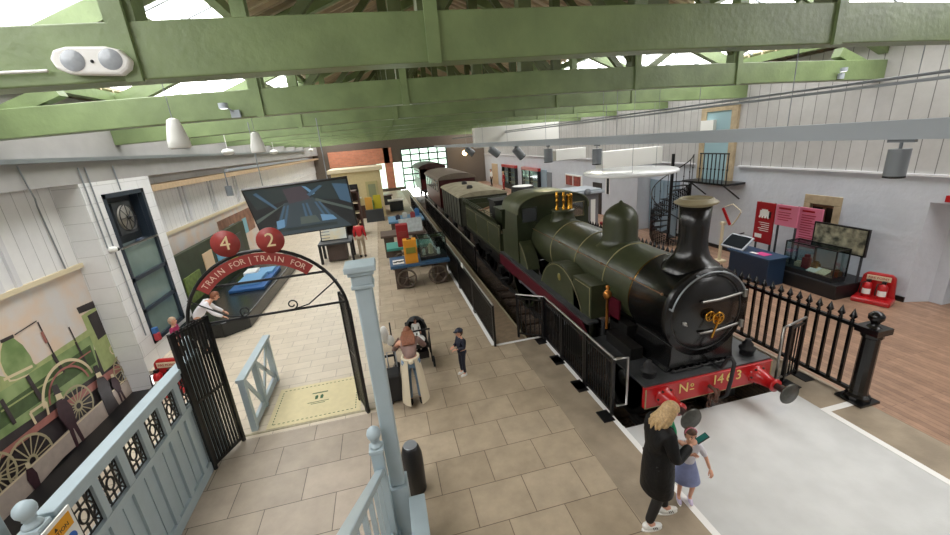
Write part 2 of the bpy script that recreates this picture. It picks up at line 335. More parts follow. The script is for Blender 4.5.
# blue door under the stair, projecting wall beside it
g=G(); g.box(11.3,12,16.2,18.5,0,3.04); struct('wall_right_projection',g,'wallr')
g=G(); g.box(11.92,11.99,14.35,16.15,0,2.3).box(11.88,11.93,15.22,15.26,0,2.3); struct('door_5',g,'doorblue')
g=G(); 
def rbox(name,x0,y0,x1,y1,m,z0=None,dep=.07,fr=None):
    a=PX(x0,y0,11.95); b=PX(x1,y1,11.95); ya,yb=min(a.y,b.y),max(a.y,b.y); zb=b.z if z0 is None else z0
    g=G(); g.box(12-dep,12,ya,yb,zb,a.z); 
    if fr: g.box(12-dep-.01,12,ya-.08,ya,zb,a.z+.08,1).box(12-dep-.01,12,yb,yb+.08,zb,a.z+.08,1).box(12-dep-.01,12,ya,yb,a.z,a.z+.08,1).box(12-dep-.01,12,(ya+yb)/2-.04,(ya+yb)/2+.04,zb,a.z,1)
    struct(name,g,[m,fr or m])
rbox('window_4',607,178,613,195,'screenbk',None,.07,'pwhite')
rbox('door_6',593,182,601,197,mat('doord',(46,40,38),.5),.003)
rbox('window_5',566,175,581,187,mat('redp',(150,70,60),.5,var=.4,scale=3),None,.07,'pwhite')
rbox('door_8',547,172,551.5,190,'mgrey',.003)
rbox('window_6',455,152,461,160,'screenbk',None,.07)
# ---------- roof ----------
SL=.42
def zr(x,off=0): return 5.95+SL*(x+6.2 if x<3 else 12.2-x)+off
def strip(g,x0,x1,y0,y1,t,off,m=0):
    a,b=zr(x0,off),zr(x1,off); g.prism([(x0,a),(x1,b),(x1,b+t),(x0,a+t)],'y',y0,y1,m)
g=G()
for x0,x1 in ((-6.9,-5.8),(-2.6,3.0),(3.0,8.8),(11.7,12.7)): strip(g,x0,x1,YB,YE,.05,.28)
struct('ceiling',g,'boards')
g=G()
for x0,x1 in ((-5.8,-2.6),(8.8,11.7)): strip(g,x0,x1,YB,YE,.015,.3)
struct('window_7',g,'skyglass')
g=G(); y=YB+.3
while y<YE:
    for x0,x1 in ((-5.8,-2.6),(8.8,11.7)): strip(g,x0,x1,y,y+.045,.06,.25)
    y+=1.0
struct('trim_6',g,'lgrey')
g=G(); y=YB+.2
while y<YE:
    for x0,x1 in ((-6.6,-5.8),(-2.6,3.0),(3.0,8.8),(11.7,12.3)): strip(g,x0,x1,y,y+.06,.1,.18)
    y+=.45
struct('trim_7',g,mat('rafterc',(188,170,146),.7))
g=G()
for x in (-5.8,-2.6,8.8,11.7): g.box(x-.1,x+.1,YB,YE,zr(x)-.0,zr(x)+.2)
g.box(2.95,3.05,YB,YE,zr(3)-.02,zr(3)+.3)
struct('trim_8',g,'tgreen')
TY=[.45]+[4.2+3.77*i for i in range(11)]
names=['behind the camera position','nearest one, carrying the white twin lamp','second from the front','third from the front','fourth from the front','fifth from the front','sixth from the front','seventh from the front','eighth from the front','ninth from the front','tenth from the front','last one before the far window']
TY=TY[1:]; names=names[1:]
for i,y in enumerate(TY):
    t=thing('roof_truss','green timber roof truss spanning the hall, '+names[i],'roof truss',(3,y,5.3),'green roof trusses')
    w=.13
    g=G(); zl=lambda x:5.22+.13*(1-((x-3)/9)**2)-.05*max(0,(3-x)/9)
    xs=[-6.0,-3,0,3,6,9,12.0]; lo=[(x,zl(x)) for x in xs]; hi=[(x,zl(x)+.42) for x in xs]
    g.prism(lo+hi[::-1],'y',y-w,y+w); g.build('tie_beam','tgreen',t,.012)
    for s in (-1,1):
        g=G(); xe=3+9.0*s
        g.prism([(xe,zr(xe,-.15)-.1),(3,zr(3)-.25),(3,zr(3)),(xe,zr(xe)+.1)],'y',y-.1,y+.1); g.build('rafter','tgreen',t)
        for dx,d,q in ((4.8,2.2,1),(2.35,-1,0)):
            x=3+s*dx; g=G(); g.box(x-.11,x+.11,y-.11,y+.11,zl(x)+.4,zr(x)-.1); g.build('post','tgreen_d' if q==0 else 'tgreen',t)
            g=G(); g.box(x-.06,x+.06,y-w-.035,y-w,zl(x)-.02,zl(x)+.9); g.build('strap','tgreen',t)
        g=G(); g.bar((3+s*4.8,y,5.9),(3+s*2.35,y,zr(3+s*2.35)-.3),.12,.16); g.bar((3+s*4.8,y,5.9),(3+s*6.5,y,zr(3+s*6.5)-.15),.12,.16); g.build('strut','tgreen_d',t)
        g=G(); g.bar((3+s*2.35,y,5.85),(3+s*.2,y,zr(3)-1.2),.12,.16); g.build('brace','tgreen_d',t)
        g=G(); g.bar((3+s*8.8,y,5.4),(3+s*7.6,y,5.85),.2,.2); g.build('bracket','tgreen',t)
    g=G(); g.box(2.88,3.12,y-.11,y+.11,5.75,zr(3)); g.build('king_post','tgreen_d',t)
# ---------- sky, lamps ----------
wd=bpy.data.worlds.new('world'); sc.world=wd; wd.use_nodes=True
wd.node_tree.nodes['Background'].inputs[0].default_value=(1.0,.99,.975,1); wd.node_tree.nodes['Background'].inputs[1].default_value=7.2
def portal(n,x0,x1):
    l=bpy.data.lights.new(n,'AREA'); l.shape='RECTANGLE'; l.size=YE-YB; cx=(x0+x1)/2; l.size_y=abs(x1-x0)*math.sqrt(1+SL*SL)
    l.cycles.is_portal=True
    o=bpy.data.objects.new(n,l); COL.objects.link(o); s=1 if cx<3 else -1
    zx=Vector((-SL*s,0,1)).normalized(); xx=Vector((0,1,0)); yy=zx.cross(xx)
    mm=Matrix((xx,yy,zx)).transposed().to_4x4(); mm.translation=(cx,(YE+YB)/2,zr(cx,.33)); o.matrix_world=mm
portal('skylight_portal',-5.8,-2.6); portal('skylight_portal',8.8,11.7)
# ================= LOCOMOTIVE =================
XC=4.82
def mirror(f):
    for s in (-1,1): f(s)
L=thing('steam_locomotive','green steam locomotive with black smokebox and tall chimney, number 1463','locomotive',(XC,8,-.6))
def wheel(parent,x,y,r,name,mm,spokes,side,w=.13):
    g=G(); c=Vector((x,y,-.6+r)); ax=(1,0,0)
    g.lathe([(r-.09,-w/2),(r,-w/2),(r,w/2),(r-.09,w/2),(r-.09,-w/2)],c,ax,32); g.lathe([(0,-w/2-.03),(.16*r+.06,-w/2-.03),(.16*r+.06,w/2+.03),(0,w/2+.03)],c,ax,16)
    for k in range(spokes):
        a=2*PI*k/spokes; d=Vector((0,math.cos(a),math.sin(a))); g.bar(c+d*.1,c+d*(r-.08),.05,.04,up=(1,0,0))
    return g.build(name,mm,parent)
def lw(s):
    wheel(L,XC+s*.78,5.85,.66,'leading_wheel','soot',12,s)
    wheel(L,XC+s*.80,8.15,1.06,'driving_wheel','locod',18,s); wheel(L,XC+s*.80,11.35,1.06,'driving_wheel','locod',18,s)
mirror(lw)
g=G()
for s in(-1,1): g.box(XC+s*.6-.04,XC+s*.6+.04,4.82,12.4,.0,.62)
g.box(XC-.55,XC+.55,5.0,6.4,.0,.75).box(XC-.45,XC+.45,6.6,7.2,.05,.5); g.build('frame','soot',L)
# buffer beam with lettering
bb=G().box(XC-1.22,XC+1.24,4.72,4.80,.25,.63).build('buffer_beam','red',L,.006)
g=G()
fm=lambda x,z:frame((x,4.712,z),(1,0,0),(0,0,1))
g.text('N',.25,fm(XC-.52,.49),.008); g.text('o',.13,fm(XC-.36,.53),.008); g.box(XC-.40,XC-.32,4.708,4.715,.435,.448)
for ch,dx in (('1',.08),('4',.19),('6',.36),('3',.55)): g.text(ch,.25,fm(XC+dx-.0,.50),.008)
g.build('lettering',mat('gold',(222,200,120),.4),bb)
g=G()
for s in(-1,1): g.box(XC+s*1.215-.01,XC+s*1.215+.01,4.712,4.722,.26,.62)
g.box(XC-1.21,XC+1.23,4.712,4.722,.26,.268); g.build('edge_lining','lining',bb)
for s in(-1,1):
    bx=XC+(-.865 if s<0 else .93); bz=.42
    bf=G().lathe([(.17,0),(.17,.03),(.14,.04),(.105,.2),(.09,.33),(.11,.33),(.11,.36),(0,.36)],(bx,4.72,bz),(0,-1,0),24).build('buffer_housing','red',L)
    G().lathe([(.0,.33),(.055,.33),(.055,.54),(.08,.55),(.165,.565),(.178,.58),(.165,.6),(0,.615)],(bx,4.72,bz),(0,-1,0),28).build('buffer_head','buff',bf)
    g=G()
    for k in range(6):
        a=k*PI/3; g.cyl((bx+.15*math.cos(a),4.69,bz+.15*math.sin(a)),(bx+.15*math.cos(a),4.665,bz+.15*math.sin(a)),.018,n=6)
    g.build('bolts','iron',bf)
g=G(); cx=XC-.02
g.tube([(cx,4.72,.42),(cx,4.6,.42),(cx,4.55,.36),(cx,4.55,.28),(cx+.0,4.62,.25)],.03,8)
for i in range(4):
    c=Vector((cx+.06*(-1)**i,4.6+.01*i,.36-.075*i)); ax=Vector((1,0,0)) if i%2 else Vector((0,1,0))
    g.tube([c+ax*.035*math.cos(t*PI/6)+Vector((0,0,.055*math.sin(t*PI/6))) for t in range(12)],.016,6,closed=True)
g.build('coupling',mat('rust',(92,66,54),.6,metal=.3,var=.3),L)
g=G(); g.tube([(XC+.19,5.1,.66),(XC+.19,4.72,.72),(XC+.19,4.62,.95),(XC+.19,4.56,1.0),(XC+.19,4.5,.93),(XC+.19,4.52,.6),(XC+.19,4.56,.3),(XC+.19,4.66,.18)],.03,10); g.build('brake_hose','blackm',L)
# front platform & bits
fp=G().box(XC-1.22,XC+1.24,4.76,6.5,.63,.66).build('front_footplate',mat('plate',(62,64,66),.45,var=.2),L)
for s in(-1,1):
    g=G().lathe([(.11,0),(.11,.1),(.13,.1),(.13,.13),(.08,.16),(.09,.2),(.05,.25),(.05,.28),(.0,.3)],(XC+s*.98,5.0,.66),n=18)
    g.cyl((XC+s*.98-.12,5.0,.72),(XC+s*.98+.12,5.0,.72),.03,n=8); g.build('lubricator','blackm',L)
g=G()
g.prism([(XC-.68,.66),(XC+.68,.66),(XC+.635,.74),(XC+.61,.9),(XC+.60,1.15),(XC-.60,1.15),(XC-.61,.9),(XC-.635,.74)],'y',4.957,5.93); g.box(XC-.5,XC+.5,5.93,6.3,.66,1.0); g.build('saddle','gloss',L,.02)
g=G()
for k in range(9): g.sph((XC-.55+.137*k,4.93,.69),.03)
g.tube([(XC-.6,4.93,.68),(XC-.3,4.9,.70),(XC,4.93,.68),(XC+.3,4.9,.70),(XC+.6,4.93,.68)],.018,6); g.build('front_casting','soot',L)
# smokebox
BZ=1.64
sb=G().lathe([(.0,4.955-8),(.765,4.955-8),(.775,4.97-8),(.775,5.05-8),(.765,5.06-8),(.765,5.93-8)],(XC,8,BZ),(0,1,0),56).build('smokebox','gloss',L)
dr=G().lathe([(0,.13),(.2,.125),(.4,.10),(.55,.06),(.63,.015),(.65,0)],(XC,4.965,BZ),(0,-1,0),48).build('smokebox_door','gloss',sb)
g=G().lathe([(.645,0),(.665,.0),(.665,.015),(.645,.02),(.64,0)],(XC,4.965,BZ),(0,-1,0),48); g.build('door_ring',mat('gloss2',(30,30,31),.3),sb)
g=G()
for z in (.27,-.27):
    g=G(); g.tube([(XC-.22,4.825,BZ+z),(XC+.1,4.82,BZ+z),(XC+.60,4.90,BZ+z)],.022,8); g.cyl((XC+.64,4.88,BZ+z-.06),(XC+.64,4.88,BZ+z+.06),.035,n=8); g.build('door_hinge',mat('hinge',(140,138,134),.3,metal=.9),sb)
g=G()
for (dy,dz,rr) in ((-.05,.03,.075),(-.1,-.0,.095)):
    c=Vector((XC+(0.02 if rr>.08 else -.09),4.83+dy,BZ+dz)); g.tube([c+Vector((rr*math.cos(t*PI/12),0,rr*math.sin(t*PI/12))) for t in range(24)],.016,8,closed=True)
    for k in range(3 if rr>.08 else 2):
        a=k*PI/3+.3; d=Vector((math.cos(a),0,math.sin(a)))*rr; g.cyl(c-d,c+d,.011,n=6)
g.cyl((XC,4.85,BZ),(XC,4.68,BZ),.03,n=10); g.bar((XC,4.7,BZ-.0),(XC-.1,4.7,BZ-.3),.02,.03); g.build('door_handle','brass',sb)
g=G(); g.sph((XC-.46,4.88,BZ-.08),.035); g.cyl((XC-.46,4.95,BZ-.08),(XC-.46,4.88,BZ-.08),.015); g.bar((XC-.5,4.87,BZ-.04),(XC-.42,4.87,BZ-.12),.02,.02); g.build('door_latch','steel',sb)
g=G(); pts=[]
for k in range(21):
    a=math.radians(165-7.3*k); pts.append((XC+.72*math.cos(a),4.89,BZ+.72*math.sin(a)))
g.tube(pts,.013,8)
for a in(165,110,70,20): a=math.radians(a); g.cyl((XC+.72*math.cos(a),4.88,BZ+.72*math.sin(a)),(XC+.72*math.cos(a),4.97,BZ+.72*math.sin(a)),.018,n=6)
g.build('handrail','galv',sb)
# chimney
ch=G().lathe([(.46,-.14),(.42,-.04),(.34,.02),(.275,.1),(.235,.22),(.22,.38),(.225,.6),(.24,.92),(.0,.92)],(XC,5.38,2.42),n=40).build('chimney','gloss',L)
# saddle flare sits on the round smokebox
G().lathe([(.24,.92),(.26,.935),(.31,.955),(.325,.975),(.31,.99),(.27,1.0),(.255,1.03),(.235,1.04),(.22,1.0),(.215,.925)],(XC,5.38,2.42),n=40).build('chimney_cap','copperrim',ch)
G().lathe([(0,.93),(.225,.93),(.225,.94),(0,.94)],(XC,5.38,2.42),n=24).build('chimney_bore_disc','soot',ch)  # dark disc closing the shaft, stands for the shaded depth of the bore
# boiler
g=G().lathe([(.715,5.93-8),(.715,10.9-8)],(XC,8,BZ),(0,1,0),56)
bo=g.build('boiler','loco',L)
g=G()
for y in (5.95,6.9,8.15,9.5):
    g.lathe([(.722,y-8),(.727,y-8),(.727,y-7.975),(.722,y-7.975)],(XC,8,BZ),(0,1,0),56)
g.build('lining_band','lining',bo)
G().lathe([(.722,5.93-8),(.745,5.93-8),(.745,5.99-8),(.722,5.99-8)],(XC,8,BZ),(0,1,0),56).build('front_band','brass',bo)
for s in(-1,1):
    g=G(); a=math.radians(28); pts=[(XC+s*.79*math.cos(a),y,BZ+.79*math.sin(a)) for y in(5.15,6,7,8,9,10.8)]
    g.tube(pts,.009,8)
    for p in pts[:-1]: g.sph(p,.026,n=8,k=6); g.cyl(p,(XC+s*.72*math.cos(a),p[1],BZ+.72*math.sin(a)),.012,n=6)
    g.build('side_handrail','steel' if s>0 else mat('cophand',(160,120,90),.35,metal=.8),bo)
# dome
dm=G().lathe([(.5,-.02),(.44,.02),(.39,.08),(.365,.16),(.36,.5),(.345,.62),(.30,.72),(.22,.80),(.13,.86),(.05,.9),(.02,.94),(0,.95)],(XC,7.45,2.22),n=40).build('dome','loco',L)
# safety valves
sv=G().lathe([(.36,-.06),(.34,.0),(.31,.06),(.30,.22),(.33,.25),(.30,.27),(0,.27)],(XC,10.25,2.32),n=32).build('valve_casing','loco',L)
for dx,h in ((-.2,.52),(.0,.5)):
    G().lathe([(.05,0),(.05,.06),(.03,.08),(.035,h*.45),(.055,h*.5),(.03,h*.55),(.04,h*.7),(.055,h*.78),(.03,h*.85),(.035,h*.95),(0,h)],(XC+dx,10.2,2.58),n=14).build('safety_valve','brass',sv)
G().lathe([(.10,0),(.085,.02),(.08,.36),(.095,.38),(.07,.42),(0,.44)],(XC+.18,10.2,2.58),n=18).build('brass_cover','brass',sv)
# firebox side, running plate
g=G()
for s in(-1,1):
    g.box(XC+s*1.0-.25*(s<0)-.0,XC+s*1.0+.25*(s>0),6.55,12.5,.93,.97)
    g.box(XC+s*.9-.02,XC+s*.9+.02,6.5,6.6,.63,.97)
g.build('running_plate','plate',L)
for s in(-1,1):
    x=XC+s*1.25
    pts=[(6.5,.62),(6.9,.92),(12.05,.92),(12.05,.35)]
    g=G(); g.prism([(6.4,.63),(6.75,.92),(12.5,.92),(12.5,.58),(11.3,.55),(9.5,.62),(8.1,.60),(7.0,.62),(6.6,.45)],'x',x-.012,x+.012); g.build('valance','maroon',L)
    g=G(); g.bar((x-s*.3,8.15,.25),(x-s*.3,11.35,.25),.04,.09); g.cyl((x-s*.36,8.15,.25),(x-s*.26,8.15,.25),.08); g.cyl((x-s*.36,11.35,.25),(x-s*.26,11.35,.25),.08); g.build('coupling_rod','galv',L)
    # splashers
    for yc,a0 in ((8.15,None),(11.35,None)):
        R=1.22; zc=.52; n=24; th=math.asin((.95-zc)/R); arc=[(yc-R*math.cos(th+(PI-2*th)*k/n),zc+R*math.sin(th+(PI-2*th)*k/n)) for k in range(n+1)]
        xa,xb=sorted((XC+s*.74,XC+s*1.1)); sp=G().prism(arc,'x',xa,xb).build('splasher','loco',L,.008)
        xo=XC+s*1.105; g=G()
        for r_ in (R-.05,):
            g.tube([(xo,yc-r_*math.cos(th+(PI-2*th)*k/n),zc+r_*math.sin(th+(PI-2*th)*k/n)) for k in range(n+1)],.007,5)
        g.build('lining','lining',sp)
        if yc<9:
            g=G().lathe([(.0,.02),(.05,.02),(.09,.0)],(xo,yc,1.42),(s,0,0),16); g.build('boss',mat('boss',(120,110,60),.4),sp)
        else:
            g=G().text('1463',.2,frame((xo,yc-.25,1.28),(0,-s*-1,0) if s>0 else (0,-1,0),(0,0,1)),.006); g.build('cab_number','gold' ,sp)
    xa,xb=sorted((XC+s*.74,XC+s*1.1)); sx=G().box(xa,xb,6.68,7.45,.97,1.68).build('sandbox','loco',L,.01)
    g=G(); xo=XC+s*1.104; g.tube([(xo,6.73,1.02),(xo,6.73,1.63),(xo,7.35,1.63)],.007,5); g.build('lining','lining',sx)
    g=G(); 
    g.lathe([(.03,0),(.03,.25),(.025,.6),(.05,.62),(.08,.68),(.08,.74),(.05,.78),(.02,.8),(.05,.86),(0,.9)],(XC+s*1.0,6.25,.95),n=12); g.build('lubricator_pipe',mat('cop',(180,120,60),.3,metal=.9),L)
    g=G(); g.box(XC+s*.62-.1,XC+s*.62+.1,6.0,6.6,.7,1.05).box(XC+s*.85-.12,XC+s*.85+.12,5.5,6.3,.66,.88); g.build('motion_casing','soot',L)
    g=G(); g.box(XC+s*.7-.02,XC+s*.7+.02,6.3,6.75,.97,1.45); g.build('inner_splasher','maroon',L)
# cab
def arch(hw=1.14,z0=1.0,z1=2.45,zt=2.98,n=16,ins=0):
    p=[(XC-hw+ins,z0)]
    for k in range(n+1):
        a=PI-PI*k/n; ca=math.cos(a); sa=math.sin(a)
        p.append((XC+(hw-ins)*math.copysign(abs(ca)**.75,ca),z1+(zt-ins-z1)*abs(sa)**.75))
    p.append((XC+hw-ins,z0)); return p
def ztop(x,ins=.02):
    t=min(1,abs(x-XC)/(1.14-ins)); ca=t**(1/.75); sa=math.sqrt(max(0,1-ca*ca)); return 2.45+(2.98-ins-2.45)*sa**.75
cab=G()
def col(g,xa,xb,z0,z1=None,m=0,n=4):
    for k in range(n):
        a=xa+(xb-xa)*k/n;b=xa+(xb-xa)*(k+1)/n
        t0=ztop(a) if z1 is None else z1; t1=ztop(b) if z1 is None else z1
        g.prism([(a,z0),(b,z0),(b,t1),(a,t0)],'y',10.9,10.935,m)
for s in(-1,1):
    w0,w1=sorted((XC+s*.52,XC+s*.98))
    e0,e1=sorted((XC+s*.98,XC+s*1.12))
    col(cab,e0,e1,1.0); col(cab,w0,w1,2.62); col(cab,w0,w1,1.0,2.2,n=1)
col(cab,XC-.52,XC+.52,1.0,n=6)
cf=cab.build('cab_front','locod',L)
for s in(-1,1):
    w0,w1=sorted((XC+s*.52,XC+s*.98))
    g=G().box(w0,w1,10.91,10.92,2.2,2.62); g.build('pane',mat('cabpane',(70,74,80),.1,spec=.8) if s<0 else 'glass',cf)
    g=G().tube([(w0,10.89,2.2),(w1,10.89,2.2),(w1,10.89,2.62),(w0,10.89,2.62)],.018,6,closed=True); g.build('window_frame','lining' if s>0 else 'locod',cf)
ap=arch(); g=G(); ring=arch(ins=.03)
n=len(ap)
for y0,y1 in ((10.84,12.35),):
    vs=[(x,y0,z) for x,z in ap[1:-1]]+[(x,y1,z) for x,z in ap[1:-1]]+[(x,y0,z) for x,z in ring[1:-1]]+[(x,y1,z) for x,z in ring[1:-1]]
    k=n-2; fs=[(i,i+1,k+i+1,k+i) for i in range(k-1)]+[(2*k+i,3*k+i,3*k+i+1,2*k+i+1) for i in range(k-1)]+[(i,2*k+i,2*k+i+1,i+1) for i in range(k-1)]+[(k+i,k+i+1,3*k+i+1,3*k+i) for i in range(k-1)]
    g.add(vs,fs,0,True)
g.build('cab_roof',mat('cabroof',(84,88,62),.5,var=.12,scale=4),L)
g=G()
for s in(-1,1):
    g=G(); a,b=sorted((XC+s*1.11,XC+s*1.14)); g.prism([(10.9,.95),(12.4,.95),(12.4,1.75),(12.15,1.8),(12.0,2.45),(10.9,2.45)],'x',a,b); g.build('cab_side','loco',L)
g=G(); g.lathe([(0,0),(.72,0),(.72,.1),(0,.1)],(XC,10.95,1.75),(0,1,0),32); g.box(XC-1.0,XC+1.0,11,12.4,.9,.94)
g.box(XC-.2,XC+.2,11.06,11.15,1.9,2.4); g.build('backhead','soot',L)
g=G()
for s in(-1,1): g.box(XC+s*1.2-.15,XC+s*1.2+.15,12.3,12.5,.0,.05).box(XC+s*1.2-.15,XC+s*1.2+.15,12.3,12.5,.45,.5)
g.build('cab_step','iron',L)
g=G()
for z in(.55,.85):  g.bar((XC-.7,5.3,z-.3),(XC-.7,7,z-.3),.1,.1); g.bar((XC+.7,5.3,z-.3),(XC+.7,7,z-.3),.1,.1)
g.build('brake_gear','soot',L)
# ================= TENDER =================
TN=thing('tender','green coal tender coupled behind the steam locomotive cab','tender',(XC,15.4,-.6))
g=G(); hw=1.14
for s in(-1,1):
    a,b=sorted((XC+s*hw,XC+s*(hw-.03))); g.box(a,b,12.75,18.3,.75,1.78)
g.box(XC-hw,XC+hw,18.27,18.3,.75,1.78).box(XC-hw,XC+hw,12.75,12.82,.75,1.5); g.build('tank_side','loco',TN,.01)
g=G()
for s in(-1,1):
    g.prism([(XC+s*hw,1.78),(XC+s*(hw+.12),2.0),(XC+s*(hw+.10),2.0),(XC+s*(hw-.03),1.78)],'y',12.95,18.35)
    for z in(2.06,2.13): g.tube([(XC+s*(hw+.11),13.2,z),(XC+s*(hw+.11),18.35,z)],.014,6)
    for y in (13.2,14.3,15.7,17,18.3): g.cyl((XC+s*(hw+.11),y,1.98),(XC+s*(hw+.11),y,2.13),.012,n=6)
g.box(XC-hw-.1,XC+hw+.1,18.3,18.35,1.78,2.0); g.build('coping','locod',TN)
g=G(); g.box(XC-hw+.02,XC+hw-.02,12.8,18.27,1.45,1.5); g.build('coal_floor',mat('tfloor',(150,132,104),.8,var=.2),TN)
g=G(); g.box(XC-.95,XC+.05,13.1,13.9,1.5,2.22).box(XC-1.0,XC+.1,13.05,13.95,2.22,2.28); g.build('tool_box','locod',TN,.01)
g=G(); g.box(XC-.75,XC+.45,14.5,15.4,1.5,2.3).box(XC-.8,XC+.5,14.45,15.45,2.3,2.38); g.build('tool_box','blackm',TN,.01)
g=G(); g.tube([(XC+.4,13.0,1.55),(XC+.9,15.5,1.9)],.09,8).tube([(XC-.9,17,1.6),(XC+.8,17.6,1.9)],.05,8); g.build('fire_irons','wood',TN)
g=G()
for s in(-1,1):
    x=XC+s*(hw+.006)
    for y0,y1 in ((12.9,14.3),(14.4,16.2),(16.3,18.15)): g.tube([(x,y0,.85),(x,y1,.85),(x,y1,1.68),(x,y0,1.68)],.006,4,closed=True)
g.build('lining','lining',TN)
g=G().box(XC-1.15,XC+1.15,12.65,18.4,.62,.75).box(XC-.9,XC-.82,12.8,18.3,.05,.62).box(XC+.82,XC+.9,12.8,18.3,.05,.62); g.build('underframe','soot',TN)
for s in(-1,1):
    for y in (13.5,15.4,17.3):
        wheel(TN,XC+s*.76,y,.58,'wheel','soot',10,s); g=G(); xx=XC+s*.95; g.box(xx-.08,xx+.08,y-.14,y+.14,-.16,.14); g.prism([(y-.5,.3),(y+.5,.3),(y+.45,.4),(y,.44),(y-.45,.4)],'x',xx-.04,xx+.04); g.build('axlebox','soot',TN)
# ================= WAGONS & COACHES =================
def vehicle(name,label,y0,y1,zs,zt,body,roof,wh=3,group=None,wins=0,hw=1.2,open_end=False):
    t=thing(name,label,'railway carriage' if wins else 'railway van',(XC,(y0+y1)/2,-.6))
    g=G()
    g.box(XC-hw,XC-hw+.05,y0,y1,.55,zs).box(XC+hw-.05,XC+hw,y0,y1,.55,zs).box(XC-hw,XC+hw,y1-.05,y1,.55,zs)
    if not open_end: g.box(XC-hw,XC+hw,y0,y0+.05,.55,zs)
    else:
        for x in (-hw,-.45,.4,hw-.06): g.box(XC+x,XC+x+.06,y0,y0+.05,.55,zs)
        g.box(XC-hw,XC+hw,y0,y0+.05,.55,1.5)
    g.build('body',body,t)
    n=12; vs=[];arc=[]
    for k in range(n+1):
        a=PI*k/n; arc.append((XC-(hw+.08)*math.cos(a),zs-.02+(zt-zs)*math.sin(a)))
    G().prism(arc,'y',y0-.08,y1+.08).build('roof',roof,t)
    g=G().box(XC-1.1,XC+1.1,y0,y1,.35,.55); g.build('underframe','soot',t)
    if wins:
        for s in(-1,1):
            for k in range(wins):
                yy=y0+.4+(y1-y0-.8)*(k+.5)/wins; x=XC+s*(hw+.005); f=G().box(x-.02,x+.02,yy-.28,yy+.28,1.55,2.25).build('window','blackm',t); G().box(x-.025,x+.025,yy-.23,yy+.23,1.6,2.2).build('pane',mat('coachpane',(120,128,130),.1),f)
    else:
        for s in(-1,1):
            g=G(); k=y0
            while k<y1: g.box(XC+s*(hw+.01)-.02,XC+s*(hw+.01)+.02,k,k+.07,.55,zs); k+=.82
            g.build('framing','soot',t)
        g=G(); g.lathe([(.16,0),(.16,.12),(.1,.18),(0,.18)],(XC-.3,y0+1.6,zt-.04),n=12).lathe([(.16,0),(.16,.12),(.1,.18),(0,.18)],(XC-.1,y0+3.9,zt-.03),n=12); g.build('roof_vent','iron',t)
    for s in(-1,1):
        for y in (y0+1.1,y1-1.1): wheel(t,XC+s*.76,y,.5,'wheel','soot',8,s)
        for yb in (y0,y1):
            d=-1 if yb==y0 else 1
            G().lathe([(.1,0),(.07,.2),(.05,.3),(.18,.32),(.18,.36),(0,.37)],(XC+s*.865,yb,.45),(0,d,0),14).build('buffer','soot',t)
    return t
vehicle('goods_van','weathered grey goods van with pale curved roof behind the green tender',19.3,24.9,2.0,2.24,mat('vanbody',(70,70,58),.7,var=.25,scale=3),mat('vanroof',(158,150,126),.8,var=.2,scale=3))
vehicle('passenger_carriage','maroon carriage with grey arched roof behind the goods van',26.0,33.4,2.35,2.72,'coach',mat('cr',(120,108,96),.7,var=.1),wins=6)
vehicle('passenger_carriage','dark maroon carriage with dark roof, last vehicle before the far window',38,44.6,2.5,2.95,'coach',mat('cr2',(60,34,34),.5),wins=7,open_end=True)
# ================= FENCES =================
def panel(name,label,p0,p1,h=1.05,group=None,bars=14,foot=True,rail='steel',loop=False,cat='railing',indiv=False,rr=.022):
    p0=Vector(p0);p1=Vector(p1); t=thing(name,label,cat,tuple((p0+p1)/2),group); d=(p1-p0); Ln=d.length; d.normalize(); up=Vector((0,0,1)); nrm=d.cross(up)
    G().tube([p0+up*h,p1+up*h],rr,8).build('handrail',rail,t)
    G().bar(p0+up*.10,p1+up*.10,.04,.03).build('bottom_rail','black',t); G().bar(p0+up*(h-.09),p1+up*(h-.09),.04,.03).build('top_rail','black',t)
    for q in (p0+d*.03,p1-d*.03):
        G().bar(q,q+up*h,.05,.05,up=d).build('post','black',t)
        if foot: G().obox(q+nrm*.12+up*.012,(.2,.28,.015),Matrix(((1,0,0),(0,1,0),(0,0,1)))).build('base_plate','black',t)
    g=G()
    for k in range(1,bars):
        q=p0+d*Ln*k/bars
        g.bar(q+up*.1,q+up*(h-.09),.018,.018,up=d)
        if indiv: g.build('bar','black',t); g=G()
    if not indiv: g.build('infill_bars','black',t)
    return t
gp='black barred railing along the hall edge of the track'
for k in range(11):
    y=8.02+2.1*k; lab='black railing panel by the track, '+('nearest to the boy in the cap' if k==0 else ['','second one','third','fourth','fifth','sixth','seventh','eighth','ninth','tenth','eleventh and farthest'][k]+' from the boy')
    panel('railing_panel',lab,(2.04,y,0),(2.04,y+2.06,0),1.05,gp,bars=24 if k<4 else 16,foot=False)
tag(G().box(2.0,2.03,11.2,11.42,.98,1.12).build('label_plate','pwhite',bevel=.005),'small white plate fixed to the handrail beside the blue cart','plate')
for k in range(6):
    y=13.6+2.6*k; panel('railing_panel','black railing panel nearer the train, '+['closest to the locomotive cab','beside the tender','by the grey goods van','past the goods van','by the maroon carriage','at the far end by the last carriage'][k],(2.95,y,-.03),(2.95,y+2.56,-.03),1.0,'inner railing by the train',bars=20,foot=False)
panel('railing_panel','short black railing panel across the end of the ledge next to the locomotive',(2.68,8.3,0),(3.2,7.9,0),1.1,None,bars=6,foot=False,indiv=True)
for k,(a,b) in enumerate(((7.9,6.98),(6.96,5.98),(5.96,5.02))):
    panel('railing_panel','black barred railing panel in front of the locomotive wheels, '+['farthest from the woman','middle one of three','nearest to the blonde woman'][k],(3.22,a,0),(3.22,b,0),1.1,'railing before the locomotive',bars=12,indiv=True)
